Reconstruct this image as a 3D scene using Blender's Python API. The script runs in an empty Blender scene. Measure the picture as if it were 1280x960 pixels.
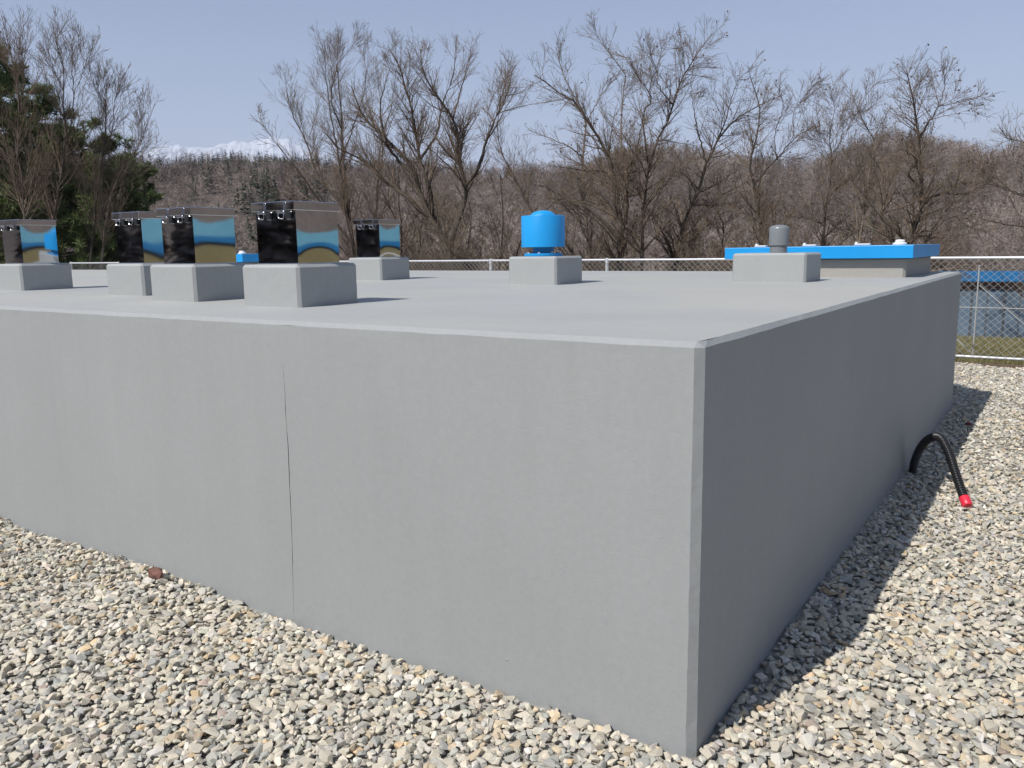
import bpy, bmesh, math, random
import numpy as np
from mathutils import Matrix, Vector

RNG = np.random.default_rng(7)
random.seed(7)
scene = bpy.context.scene
col = scene.collection

# ------------------------------------------------------------------ camera
YAW, PITCH, ROLL = -0.59121, -0.16124, -0.01470
CAM = np.array([0.8573, -2.2569, 1.5715])
FPX = 1034.6                                   # focal length in photo pixels (1280 wide)

def cam_axes():
    cy, sy, cp, sp = math.cos(YAW), math.sin(YAW), math.cos(PITCH), math.sin(PITCH)
    f = np.array([sy*cp, cy*cp, sp]); r = np.array([cy, -sy, 0.0]); u = np.cross(r, f)
    cr, sr = math.cos(ROLL), math.sin(ROLL)
    return cr*r + sr*u, -sr*r + cr*u, f
CR, CU, CF = cam_axes()
cd = bpy.data.cameras.new('camera'); cam = bpy.data.objects.new('camera', cd); col.objects.link(cam)
cd.sensor_fit = 'HORIZONTAL'; cd.sensor_width = 36.0; cd.lens = FPX/1280*36.0
cd.clip_start = 0.05; cd.clip_end = 60000
m = Matrix.Identity(4)
for i in range(3):
    m[i][0], m[i][1], m[i][2], m[i][3] = CR[i], CU[i], -CF[i], CAM[i]
cam.matrix_world = m
scene.camera = cam

# ------------------------------------------------------------------ sky, sun, exposure
SUN = np.array([-0.27, -1.05, 1.27]); SUN = SUN/np.linalg.norm(SUN)      # towards the sun
world = bpy.data.worlds.new('World'); scene.world = world; world.use_nodes = True
wn = world.node_tree; wn.nodes.clear()
sky = wn.nodes.new('ShaderNodeTexSky'); sky.sky_type = 'NISHITA'; sky.sun_disc = False
sky.sun_elevation = math.asin(SUN[2]); sky.sun_rotation = math.atan2(SUN[0], SUN[1])
sky.altitude = 600; sky.air_density = 1.0; sky.dust_density = 0.5; sky.ozone_density = 3.4
bg = wn.nodes.new('ShaderNodeBackground'); bg.inputs[1].default_value = 0.093
out = wn.nodes.new('ShaderNodeOutputWorld')
wn.links.new(sky.outputs[0], bg.inputs[0]); wn.links.new(bg.outputs[0], out.inputs[0])
sl = bpy.data.lights.new('sun', 'SUN'); sl.energy = 5.0; sl.angle = math.radians(0.53); sl.color = (1.0, 0.965, 0.92)
so = bpy.data.objects.new('sun', sl); col.objects.link(so)
so.rotation_euler = Vector(-SUN).to_track_quat('-Z', 'Y').to_euler(); so.location = (-8, -20, 25)
vs = scene.view_settings
vs.view_transform = 'Standard'; vs.look = 'None'; vs.exposure = 0.18; vs.gamma = 1.0; vs.use_curve_mapping = False
scene.render.engine = 'CYCLES'
cy = scene.cycles
cy.use_denoising = True; cy.max_bounces = 10; cy.diffuse_bounces = 2; cy.glossy_bounces = 5; cy.volume_bounces = 1
cy.sample_clamp_indirect = 16.0; cy.caustics_reflective = True; cy.blur_glossy = 0.6

# ------------------------------------------------------------------ helpers
def px_dist(x, y, depth):
    """point on the ray of photo pixel (x, y) at a depth along the viewing axis"""
    return CAM + depth*(CR*(x-640)/FPX + CU*(480-y)/FPX + CF)

def px_dir(x, y):
    d = CR*(x-640)/FPX + CU*(480-y)/FPX + CF
    return d/np.linalg.norm(d)

def link(o, parent=None):
    col.objects.link(o)
    if parent is not None: o.parent = parent
    return o

def tag(o, label=None, cat=None, group=None, kind=None):
    if label: o['label'] = label
    if cat: o['category'] = cat
    if group: o['group'] = group
    if kind: o['kind'] = kind
    return o

def empty(name, loc=(0, 0, 0), rz=0.0):
    o = bpy.data.objects.new(name, None); o.empty_display_size = 0.2
    o.location = loc; o.rotation_euler = (0, 0, rz)
    return link(o)

def mesh_np(name, verts, polys, mat=None, parent=None, smooth=False, attrs=None, loc=None):
    """polys: list of (M,k) int arrays; attrs: {name: (V,3)} point colours"""
    me = bpy.data.meshes.new(name)
    verts = np.asarray(verts, np.float32)
    polys = [np.asarray(p, np.int32) for p in polys if len(p)]
    nl = sum(p.size for p in polys); npol = sum(len(p) for p in polys)
    me.vertices.add(len(verts)); me.vertices.foreach_set('co', verts.ravel())
    me.loops.add(nl); me.polygons.add(npol)
    me.loops.foreach_set('vertex_index', np.concatenate([p.ravel() for p in polys]))
    tot = np.concatenate([np.full(len(p), p.shape[1], np.int32) for p in polys])
    st = np.zeros(npol, np.int32); st[1:] = np.cumsum(tot)[:-1]
    me.polygons.foreach_set('loop_start', st)
    try: me.polygons.foreach_set('loop_total', tot)
    except Exception: pass
    if attrs:
        for k, c in attrs.items():
            a = me.attributes.new(k, 'FLOAT_COLOR', 'POINT')
            cc = np.ones((len(verts), 4), np.float32); cc[:, :3] = c
            a.data.foreach_set('color', cc.ravel())
    me.update(calc_edges=True); me.validate()
    me.polygons.foreach_set('use_smooth', np.full(npol, bool(smooth)))
    if mat: me.materials.append(mat)
    o = bpy.data.objects.new(name, me)
    if loc is not None: o.location = loc
    return link(o, parent)

def mesh_bm(name, bm, mat=None, parent=None, smooth=False, loc=None, rot=None):
    me = bpy.data.meshes.new(name); bm.normal_update(); bm.to_mesh(me); bm.free()
    if smooth:
        me.polygons.foreach_set('use_smooth', np.full(len(me.polygons), True))
    if mat: me.materials.append(mat)
    o = bpy.data.objects.new(name, me)
    if loc is not None: o.location = loc
    if rot is not None: o.rotation_euler = rot
    return link(o, parent)

def bm_box(bm, lo, hi):
    x0, y0, z0 = lo; x1, y1, z1 = hi
    v = [bm.verts.new(p) for p in ((x0,y0,z0),(x1,y0,z0),(x1,y1,z0),(x0,y1,z0),(x0,y0,z1),(x1,y0,z1),(x1,y1,z1),(x0,y1,z1))]
    return [bm.faces.new([v[i] for i in q]) for q in ((3,2,1,0),(4,5,6,7),(0,1,5,4),(1,2,6,5),(2,3,7,6),(3,0,4,7))]

def box(name, lo, hi, mat, parent=None, bev=0.0, seg=1, jitter=0.0):
    bm = bmesh.new(); bm_box(bm, lo, hi)
    if bev: bmesh.ops.bevel(bm, geom=bm.edges[:], offset=bev, segments=seg, affect='EDGES', profile=0.5)
    if jitter:
        for v in bm.verts: v.co += Vector([random.uniform(-jitter, jitter) for _ in range(3)])
    return mesh_bm(name, bm, mat, parent)

def lathe(name, prof, n, mat, parent=None, center=(0, 0), smooth=True):
    prof = np.array(prof, float); a = np.linspace(0, 2*np.pi, n, endpoint=False)
    k = len(prof)
    v = np.zeros((k, n, 3)); v[..., 0] = center[0] + prof[:, 0:1]*np.cos(a); v[..., 1] = center[1] + prof[:, 0:1]*np.sin(a); v[..., 2] = prof[:, 1:2]
    i, j = np.meshgrid(np.arange(k-1), np.arange(n), indexing='ij'); j2 = (j+1) % n
    q = np.stack([i*n+j, i*n+j2, (i+1)*n+j2, (i+1)*n+j], -1).reshape(-1, 4)
    o = mesh_np(name, v.reshape(-1, 3), [q], mat, parent, smooth)
    if smooth:
        try: o.data.set_sharp_from_angle(angle=math.radians(38))
        except Exception: pass
    return o

def tubes(pts, rad, s):
    """pts (K,n,3), rad (K,n) -> verts, quads"""
    K, n, _ = pts.shape
    t = np.gradient(pts, axis=1); t /= np.linalg.norm(t, axis=2, keepdims=True)+1e-9
    ref = np.where(np.abs(t[..., 2:3]) > 0.85, np.array([1.0, 0.13, 0.0]), np.array([0.11, 0.2, 1.0]))
    N = np.cross(t, ref); N /= np.linalg.norm(N, axis=2, keepdims=True)+1e-9
    B = np.cross(t, N)
    a = np.linspace(0, 2*np.pi, s, endpoint=False)
    v = pts[:, :, None, :] + rad[:, :, None, None]*(N[:, :, None, :]*np.cos(a)[:, None] + B[:, :, None, :]*np.sin(a)[:, None])
    k, i, j = np.meshgrid(np.arange(K), np.arange(n-1), np.arange(s), indexing='ij'); j2 = (j+1) % s
    b = k*n*s
    q = np.stack([b+i*s+j, b+i*s+j2, b+(i+1)*s+j2, b+(i+1)*s+j], -1).reshape(-1, 4)
    return v.reshape(-1, 3), q

def tube_obj(name, pts, r, s, mat, parent=None, smooth=True):
    pts = np.asarray(pts, float)[None]
    rad = np.broadcast_to(np.asarray(r, float), pts.shape[1])[None]
    v, q = tubes(pts, rad, s)
    n = pts.shape[1]
    caps = [np.arange(s)[::-1][None], (np.arange(s)+(n-1)*s)[None]]
    o = mesh_np(name, v, [q]+caps, mat, parent, smooth)
    if smooth:
        try: o.data.set_sharp_from_angle(angle=math.radians(50))
        except Exception: pass
    return o

def resample(p, n):
    p = np.asarray(p, float)
    # Catmull-Rom through the points, then even spacing
    if len(p) > 2:
        e = np.vstack([2*p[0]-p[1], p, 2*p[-1]-p[-2]]); o = []
        for i in range(1, len(e)-2):
            t = np.linspace(0, 1, 8, endpoint=False)[:, None]
            a, b, c, d = e[i-1], e[i], e[i+1], e[i+2]
            o.append(0.5*((2*b)+(-a+c)*t+(2*a-5*b+4*c-d)*t**2+(-a+3*b-3*c+d)*t**3))
        p = np.vstack(o+[p[-1:]])
    L = np.r_[0, np.cumsum(np.linalg.norm(np.diff(p, axis=0), axis=1))]
    s = np.linspace(0, L[-1], n)
    return np.stack([np.interp(s, L, p[:, k]) for k in range(3)], 1)

def vnoise(x, y, seed=0):
    """smooth value noise in [-1,1]"""
    xi, yi = np.floor(x).astype(np.int64), np.floor(y).astype(np.int64); fx, fy = x-xi, y-yi
    fx = fx*fx*(3-2*fx); fy = fy*fy*(3-2*fy)
    def h(a, b):
        n = (a*374761393 + b*668265263 + seed*982451653) & 0x7fffffff
        n = ((n ^ (n >> 13))*1274126177) & 0x7fffffff
        n = (n ^ (n >> 16)) & 0xffff
        return n/32767.5-1
    return (h(xi, yi)*(1-fx)+h(xi+1, yi)*fx)*(1-fy)+(h(xi, yi+1)*(1-fx)+h(xi+1, yi+1)*fx)*fy

def fbm(x, y, oct=4, seed=0):
    s = 0; a = 1.0
    for k in range(oct):
        s = s+a*vnoise(x*2**k, y*2**k, seed+k*17); a *= 0.5
    return s

def sstep(x): x = np.clip(x, 0, 1); return x*x*(3-2*x)

# ------------------------------------------------------------------ materials
def newmat(name):
    mt = bpy.data.materials.new(name); mt.use_nodes = True
    nt = mt.node_tree; return mt, nt, nt.nodes['Principled BSDF']

def ramp(nt, stops):
    r = nt.nodes.new('ShaderNodeValToRGB'); e = r.color_ramp.elements
    while len(e) > 1: e.remove(e[0])
    e[0].position = stops[0][0]; e[0].color = (*stops[0][1], 1)
    for p, c in stops[1:]:
        k = e.new(p); k.color = (*c, 1)
    return r

def noise(nt, scale, detail=3, rough=0.55, vec=None, dist=0.0):
    n = nt.nodes.new('ShaderNodeTexNoise'); n.inputs['Scale'].default_value = scale
    n.inputs['Detail'].default_value = detail; n.inputs['Roughness'].default_value = rough; n.inputs['Distortion'].default_value = dist
    if vec is not None: nt.links.new(vec, n.inputs['Vector'])
    return n

def coords(nt, scale=(1, 1, 1), kind='Object'):
    t = nt.nodes.new('ShaderNodeTexCoord'); mp = nt.nodes.new('ShaderNodeMapping'); mp.inputs['Scale'].default_value = scale
    nt.links.new(t.outputs[kind], mp.inputs['Vector']); return mp.outputs['Vector']

def mixrgb(nt, mode, fac, a, b):
    n = nt.nodes.new('ShaderNodeMix'); n.data_type = 'RGBA'; n.blend_type = mode
    for sock, v in ((n.inputs[0], fac), (n.inputs[6], a), (n.inputs[7], b)):
        if hasattr(v, 'is_linked'): nt.links.new(v, sock)
        elif isinstance(v, (int, float)): sock.default_value = v
        else: sock.default_value = (*v, 1)
    return n.outputs[2]

def bump(nt, p, height, strength, dist):
    b = nt.nodes.new('ShaderNodeBump'); b.inputs['Strength'].default_value = strength; b.inputs['Distance'].default_value = dist
    nt.links.new(height, b.inputs['Height']); return b

def simple(name, colr, rough=0.6, metal=0.0, var=0.12, scale=6, bscale=0, bstr=0.2, bdist=0.002, spec=None):
    mt, nt, p = newmat(name)
    p.inputs['Roughness'].default_value = rough; p.inputs['Metallic'].default_value = metal
    if spec is not None: p.inputs['Specular IOR Level'].default_value = spec
    v = coords(nt)
    n = noise(nt, scale, 4, 0.6, v)
    c = np.array(colr)
    r = ramp(nt, [(0.3, tuple(c*(1-var))), (0.7, tuple(np.minimum(c*(1+var), 0.95)))])
    nt.links.new(n.outputs[0], r.inputs[0]); nt.links.new(r.outputs[0], p.inputs['Base Color'])
    if bscale:
        n2 = noise(nt, bscale, 4, 0.6, v); b = bump(nt, p, n2.outputs[0], bstr, bdist); nt.links.new(b.outputs[0], p.inputs['Normal'])
    return mt

def paint_concrete(name, base, dust=0.0):
    mt, nt, p = newmat(name)
    v = coords(nt); vs_ = coords(nt, (5.0, 5.0, 0.35))
    big = noise(nt, 0.9, 5, 0.6, v); streak = noise(nt, 2.2, 4, 0.6, vs_); fine = noise(nt, 38, 4, 0.65, v)
    b = np.array(base)
    r = ramp(nt, [(0.32, tuple(b*0.955)), (0.68, tuple(b*1.035))]); nt.links.new(big.outputs[0], r.inputs[0])
    r2 = ramp(nt, [(0.3, (0.978, 0.978, 0.976)), (0.55, (1, 1, 1)), (0.75, (1.006, 1.006, 1.007))]); nt.links.new(streak.outputs[0], r2.inputs[0])
    c = mixrgb(nt, 'MULTIPLY', 1.0, r.outputs[0], r2.outputs[0])
    r3 = ramp(nt, [(0.35, (0.965, 0.965, 0.968)), (0.62, (1.02, 1.02, 1.02))]); nt.links.new(fine.outputs[0], r3.inputs[0])
    c = mixrgb(nt, 'MULTIPLY', 0.85, c, r3.outputs[0])
    if dust:
        dn = noise(nt, 0.55, 5, 0.65, v, 0.6); rd = ramp(nt, [(0.42, (0, 0, 0)), (0.75, (dust, dust, dust))]); nt.links.new(dn.outputs[0], rd.inputs[0])
        c = mixrgb(nt, 'MIX', rd.outputs[0], c, tuple(b*np.array([1.14, 1.09, 0.99])))
    # pin holes and small blobs of paint
    vo = nt.nodes.new('ShaderNodeTexVoronoi'); vo.inputs['Scale'].default_value = 7.0; nt.links.new(v, vo.inputs['Vector'])
    rv = ramp(nt, [(0.0, (0.25, 0.25, 0.25)), (0.022, (0.25, 0.25, 0.25)), (0.04, (1, 1, 1))]); nt.links.new(vo.outputs['Distance'], rv.inputs[0])
    pick = nt.nodes.new('ShaderNodeMath'); pick.operation = 'LESS_THAN'; pick.inputs[1].default_value = 0.3
    sep = nt.nodes.new('ShaderNodeSeparateColor'); nt.links.new(vo.outputs['Color'], sep.inputs[0]); nt.links.new(sep.outputs[0], pick.inputs[0])
    nt.links.new(c, p.inputs['Base Color'])
    peel = noise(nt, 130, 3, 0.6, v); mid = noise(nt, 16, 4, 0.6, v)
    h = nt.nodes.new('ShaderNodeMath'); h.operation = 'MULTIPLY_ADD'; h.inputs[1].default_value = 0.9
    nt.links.new(mid.outputs[0], h.inputs[0]); nt.links.new(peel.outputs[0], h.inputs[2])
    hole = nt.nodes.new('ShaderNodeMath'); hole.operation = 'MULTIPLY'
    inv = nt.nodes.new('ShaderNodeMath'); inv.operation = 'SUBTRACT'; inv.inputs[0].default_value = 1.0; nt.links.new(rv.outputs[0], inv.inputs[1])
    nt.links.new(inv.outputs[0], hole.inputs[0]); nt.links.new(pick.outputs[0], hole.inputs[1])
    h2 = nt.nodes.new('ShaderNodeMath'); h2.operation = 'MULTIPLY_ADD'; h2.inputs[1].default_value = 3.5
    nt.links.new(hole.outputs[0], h2.inputs[0]); nt.links.new(h.outputs[0], h2.inputs[2])
    bp = bump(nt, p, h2.outputs[0], 0.42, 0.0016); nt.links.new(bp.outputs[0], p.inputs['Normal'])
    p.inputs['Roughness'].default_value = 0.72; p.inputs['Specular IOR Level'].default_value = 0.32
    return mt

M = {}
M['wall'] = paint_concrete('grey_paint', (0.328, 0.338, 0.334))
M['top'] = paint_concrete('grey_paint_deck', (0.388, 0.392, 0.376), 0.8)
M['plinth'] = paint_concrete('grey_paint_plinth', (0.355, 0.368, 0.362), 0.2)
M['raw'] = paint_concrete('raw_concrete', (0.36, 0.345, 0.315), 0.3)
M['crack'] = simple('crack_inside', (0.06, 0.06, 0.06), 0.95)
M['blue'] = simple('blue_paint', (0.012, 0.315, 0.72), 0.38, 0, 0.05, 3, 60, 0.05, 0.001)
M['greypipe'] = simple('grey_plastic', (0.20, 0.215, 0.225), 0.33, 0, 0.06, 5)
M['whitefit'] = simple('white_fitting', (0.8, 0.8, 0.78), 0.4, 0, 0.04)
M['galv'] = simple('galvanised', (0.66, 0.67, 0.68), 0.42, 0.25, 0.08, 12)
M['wire'] = simple('coated_wire', (0.42, 0.42, 0.40), 0.5, 0.1, 0.08, 10)
M['hose'] = simple('black_plastic', (0.016, 0.016, 0.018), 0.35, 0, 0.2, 30)
M['red'] = simple('red_cap', (0.72, 0.03, 0.06), 0.35, 0, 0.08, 12)
M['dark'] = simple('dark_fitting', (0.015, 0.017, 0.02), 0.4)
M['board'] = simple('weathered_board', (0.12, 0.08, 0.055), 0.9, 0, 0.35, 3, 20, 0.5, 0.01)

def steel(name, rough, tint):
    mt, nt, p = newmat(name)
    p.inputs['Metallic'].default_value = 1.0; p.inputs['Roughness'].default_value = rough
    v = coords(nt, (1, 1, 1)); n = noise(nt, 5, 4, 0.6, v)
    t = np.array(tint)
    r = ramp(nt, [(0.3, tuple(t*0.9)), (0.7, tuple(t*1.05))]); nt.links.new(n.outputs[0], r.inputs[0]); nt.links.new(r.outputs[0], p.inputs['Base Color'])
    v2 = coords(nt, (3, 3, 260)); n2 = noise(nt, 1.0, 2, 0.5, v2)
    b = bump(nt, p, n2.outputs[0], 0.012, 0.0004); nt.links.new(b.outputs[0], p.inputs['Normal'])
    return mt
M['steel'] = steel('stainless_steel', 0.035, (0.62, 0.63, 0.65))
M['steel2'] = steel('stainless_fitting', 0.22, (0.7, 0.71, 0.73))

def attr_mat(name, attr, rough, nscale, nvar, bscale=0, bstr=0.4, bdist=0.004, trans=0.0):
    mt, nt, p = newmat(name)
    a = nt.nodes.new('ShaderNodeAttribute'); a.attribute_name = attr
    v = coords(nt); n = noise(nt, nscale, 4, 0.65, v)
    r = ramp(nt, [(0.3, (1-nvar,)*3), (0.7, (1+nvar,)*3)]); nt.links.new(n.outputs[0], r.inputs[0])
    c = mixrgb(nt, 'MULTIPLY', 1.0, a.outputs['Color'], r.outputs[0]); nt.links.new(c, p.inputs['Base Color'])
    p.inputs['Roughness'].default_value = rough; p.inputs['Specular IOR Level'].default_value = 0.25
    if bscale:
        n2 = noise(nt, bscale, 5, 0.65, v); b = bump(nt, p, n2.outputs[0], bstr, bdist); nt.links.new(b.outputs[0], p.inputs['Normal'])
    return mt
M['stones'] = attr_mat('gravel_stone', 'tone', 0.88, 45, 0.2, 160, 0.5, 0.0025)

STONE_TONES = [((0.53, 0.48, 0.385), 0.28), ((0.44, 0.42, 0.36), 0.25), ((0.59, 0.53, 0.42), 0.22), ((0.37, 0.362, 0.325), 0.09), ((0.52, 0.43, 0.30), 0.08),
               ((0.63, 0.59, 0.51), 0.05), ((0.56, 0.42, 0.26), 0.018), ((0.42, 0.34, 0.28), 0.006)]

def single_stone_mat():
    mt, nt, p = newmat('gravel_stone_single')
    oi = nt.nodes.new('ShaderNodeObjectInfo'); acc = 0; st = []
    for c, w in STONE_TONES: st.append((acc, c)); acc += w
    r = ramp(nt, st); r.color_ramp.interpolation = 'CONSTANT'; nt.links.new(oi.outputs['Random'], r.inputs[0])
    v = coords(nt); n = noise(nt, 45, 4, 0.65, v); r2 = ramp(nt, [(0.3, (0.8,)*3), (0.7, (1.2,)*3)]); nt.links.new(n.outputs[0], r2.inputs[0])
    c = mixrgb(nt, 'MULTIPLY', 1.0, r.outputs[0], r2.outputs[0]); nt.links.new(c, p.inputs['Base Color'])
    n2 = noise(nt, 160, 5, 0.65, v); b = bump(nt, p, n2.outputs[0], 0.5, 0.0025); nt.links.new(b.outputs[0], p.inputs['Normal'])
    p.inputs['Roughness'].default_value = 0.88; p.inputs['Specular IOR Level'].default_value = 0.25
    return mt
M['stone1'] = single_stone_mat()

def ground_mat(name, stops, scale, bscale, bdist):
    mt, nt, p = newmat(name)
    v = coords(nt); n = noise(nt, scale, 6, 0.7, v); r = ramp(nt, stops); nt.links.new(n.outputs[0], r.inputs[0])
    nt.links.new(r.outputs[0], p.inputs['Base Color']); p.inputs['Roughness'].default_value = 0.95; p.inputs['Specular IOR Level'].default_value = 0.1
    n2 = noise(nt, bscale, 5, 0.7, v); b = bump(nt, p, n2.outputs[0], 0.8, bdist); nt.links.new(b.outputs[0], p.inputs['Normal'])
    return mt
M['gravelbase'] = ground_mat('gravel_bed', [(0.3, (0.2, 0.19, 0.165)), (0.5, (0.40, 0.375, 0.325)), (0.7, (0.54, 0.51, 0.45))], 24, 26, 0.03)

def terrain_mat():
    mt, nt, p = newmat('dry_grass_and_leaf_litter')
    v = coords(nt)
    g = noise(nt, 7, 6, 0.7, v); rg = ramp(nt, [(0.3, (0.11, 0.085, 0.035)), (0.5, (0.18, 0.145, 0.065)), (0.7, (0.25, 0.20, 0.105))]); nt.links.new(g.outputs[0], rg.inputs[0])
    l = noise(nt, 0.9, 7, 0.75, v); rl = ramp(nt, [(0.3, (0.085, 0.068, 0.058)), (0.5, (0.13, 0.106, 0.091)), (0.72, (0.185, 0.152, 0.13))]); nt.links.new(l.outputs[0], rl.inputs[0])
    ln = nt.nodes.new('ShaderNodeVectorMath'); ln.operation = 'LENGTH'; nt.links.new(v, ln.inputs[0])
    mr = nt.nodes.new('ShaderNodeMapRange'); mr.inputs['From Min'].default_value = 15; mr.inputs['From Max'].default_value = 24; sx_ = nt.nodes.new('ShaderNodeSeparateXYZ'); nt.links.new(v, sx_.inputs[0])
    mx_ = nt.nodes.new('ShaderNodeMapRange'); mx_.inputs['From Min'].default_value = 6; mx_.inputs['From Max'].default_value = 14; mx_.inputs['To Max'].default_value = 40; nt.links.new(sx_.outputs[0], mx_.inputs['Value'])
    sb_ = nt.nodes.new('ShaderNodeMath'); sb_.operation = 'SUBTRACT'; nt.links.new(ln.outputs['Value'], sb_.inputs[0]); nt.links.new(mx_.outputs[0], sb_.inputs[1]); nt.links.new(sb_.outputs[0], mr.inputs['Value'])
    c = mixrgb(nt, 'MIX', mr.outputs[0], rg.outputs[0], rl.outputs[0]); nt.links.new(c, p.inputs['Base Color'])
    b = bump(nt, p, g.outputs[0], 0.7, 0.05); nt.links.new(b.outputs[0], p.inputs['Normal'])
    p.inputs['Roughness'].default_value = 0.97; p.inputs['Specular IOR Level'].default_value = 0.08
    return mt
M['terrain'] = terrain_mat()

# ------------------------------------------------------------------ terrain to the horizon
SKYL = [(0,212),(100,214),(200,216),(240,212),(290,209),(340,208),(400,211),(470,212),(560,214),(640,213),(700,211),(740,202),(770,188),(830,184),(900,196),(960,204),(1020,202),(1060,188),(1110,172),(1160,175),(1200,181),(1240,191),(1280,180)]
sk = np.array([(math.atan2(px_dir(x, y)[0], px_dir(x, y)[1]), math.tan(math.asin(px_dir(x, y+(9 if x < 560 else 4))[2]))) for x, y in SKYL])
def ridge(az):
    az = (az+np.pi) % (2*np.pi)-np.pi
    base = np.interp(az, sk[:, 0], sk[:, 1])
    w = np.clip(np.minimum(az-(sk[0, 0]-0.25), (sk[-1, 0]+0.25)-az)/0.25, 0, 1)
    return base*w+(0.105+0.02*np.sin(az*5)+0.012*np.sin(az*11+1))*(1-w)

def terrain_z(x, y):
    dx, dy = x-CAM[0], y-CAM[1]; r = np.hypot(dx, dy); az = np.arctan2(dx, dy)
    front = sstep((y-13.2)/16.0)*(1-sstep((x-6)/14.0))
    z = -0.035-4.2*front
    z = z+1.25*sstep((x-10)/12)*sstep((y+6)/14)*(1-sstep((r-60)/30))
    z = z+np.where(r > 25, 0.5*fbm(x*0.05, y*0.05, 4, 3)*sstep((r-25)/40), 0)
    up = sstep((r-75)/345.0)
    z = z+(ridge(az)*420.0+1.6)*up**1.25*(1-0.35*sstep((r-430)/700))
    z = z+sstep((r-90)/150)*17*fbm(x*0.0075, y*0.0075, 4, 9)*(1-up*0.62)
    return z-sstep((r-1300)/1500)*60

nA = 300; rs = [0.0]; r_ = 1.2
while r_ < 18500: rs.append(r_); r_ *= 1.055
rs = np.array(rs[1:]); A = np.linspace(-np.pi, np.pi, nA, endpoint=False)
rr, aa = np.meshgrid(rs, A, indexing='ij')
X = CAM[0]+rr*np.sin(aa); Y = CAM[1]+rr*np.cos(aa); Z = terrain_z(X, Y)
tv = np.stack([X, Y, Z], -1).reshape(-1, 3); tv = np.vstack([tv, [[CAM[0], CAM[1], -0.035]]])
i, j = np.meshgrid(np.arange(len(rs)-1), np.arange(nA), indexing='ij'); j2 = (j+1) % nA
tq = np.stack([i*nA+j, (i+1)*nA+j, (i+1)*nA+j2, i*nA+j2], -1).reshape(-1, 4)
jj = np.arange(nA); tt = np.stack([np.full(nA, len(tv)-1), jj, (jj+1) % nA], -1)
terrain = tag(mesh_np('terrain', tv, [tq, tt], M['terrain'], smooth=True), kind='structure')

# ------------------------------------------------------------------ snowy mountains
def mountain_mat():
    mt, nt, p = newmat('snow_and_rock')
    g = nt.nodes.new('ShaderNodeNewGeometry'); sp = nt.nodes.new('ShaderNodeSeparateXYZ'); nt.links.new(g.outputs['Normal'], sp.inputs[0])
    po = nt.nodes.new('ShaderNodeSeparateXYZ'); nt.links.new(g.outputs['Position'], po.inputs[0])
    v = coords(nt, (1, 1, 0.35)); n = noise(nt, 0.006, 8, 0.72, v)
    hz = nt.nodes.new('ShaderNodeMapRange'); hz.inputs['From Min'].default_value = 900; hz.inputs['From Max'].default_value = 2000; hz.inputs['To Min'].default_value = -0.22; hz.inputs['To Max'].default_value = 0.22
    nt.links.new(po.outputs[2], hz.inputs['Value'])
    ad = nt.nodes.new('ShaderNodeMath'); nt.links.new(n.outputs[0], ad.inputs[0]); nt.links.new(hz.outputs[0], ad.inputs[1])
    r = ramp(nt, [(0.43, (0.09, 0.10, 0.12)), (0.60, (0.72, 0.75, 0.79))]); nt.links.new(ad.outputs[0], r.inputs[0])
    nt.links.new(r.outputs[0], p.inputs['Base Color']); p.inputs['Roughness'].default_value = 0.9
    return mt
MT_D = 15000.0
PEAK = [(-100,200),(60,197),(140,196),(185,194),(215,188),(240,190),(262,193),(280,184),(300,182),(322,182),(340,178),(356,179),(372,186),(400,199),(440,214),(520,232),(700,245),(900,250)]
pk = np.array([(math.atan2(px_dir(x, y)[0], px_dir(x, y)[1]), math.tan(math.asin(px_dir(x, y)[2]))) for x, y in PEAK])
ma = np.linspace(-1.6, -0.35, 420); mr_ = np.linspace(-2600, 2600, 60)
MA, MR = np.meshgrid(ma, mr_, indexing='xy')
crest = np.interp(MA, pk[:, 0], pk[:, 1])*MT_D
spur = np.abs(fbm(MA*34+MR*0.0003, MR*0.0005, 5, 21)); spur2 = fbm(MA*120, MR*0.0016, 4, 5)
prof = np.clip(1-np.abs(MR)/2600, 0, 1)
mz = crest*prof**(0.75+0.35*spur) + prof*(1-prof)*4*(-260*spur+90*spur2) + 45*fbm(MA*260, MR*0.004, 3, 8)*np.where(np.abs(MR) < 200, 0.5, 1)
mx = CAM[0]+(MT_D+MR)*np.sin(MA); my = CAM[1]+(MT_D+MR)*np.cos(MA)
n1, n2 = MA.shape
i, j = np.meshgrid(np.arange(n1-1), np.arange(n2-1), indexing='ij')
mq = np.stack([i*n2+j, i*n2+j+1, (i+1)*n2+j+1, (i+1)*n2+j], -1).reshape(-1, 4)
mount = tag(mesh_np('snowy_mountains', np.stack([mx, my, mz+110], -1).reshape(-1, 3), [mq], mountain_mat(), smooth=False), kind='structure')

# ------------------------------------------------------------------ gravel bed
gx0, gx1, gy0, gy1 = -26.0, 16.0, -14.0, 9.9
nx, ny = 210, 120
gx, gy = np.meshgrid(np.linspace(gx0, gx1, nx), np.linspace(gy0, gy1, ny), indexing='xy')
def gravel_h(x, y):
    wall = np.exp(-(np.abs(np.minimum(y, 0)))/0.35)*np.where(x < 0, 1, 0)
    return 0.012*fbm(x*1.1, y*1.1, 3, 31)+0.034*wall*np.clip(0.4+vnoise(x*2.3, y*0.3, 4), 0, 1)
gz = gravel_h(gx, gy)-0.008
i, j = np.meshgrid(np.arange(ny-1), np.arange(nx-1), indexing='ij')
gq = np.stack([i*nx+j, i*nx+j+1, (i+1)*nx+j+1, (i+1)*nx+j], -1).reshape(-1, 4)
gravel = tag(mesh_np('gravel_ground', np.stack([gx, gy, gz], -1).reshape(-1, 3), [gq], M['gravelbase'], smooth=True), kind='structure')

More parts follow.
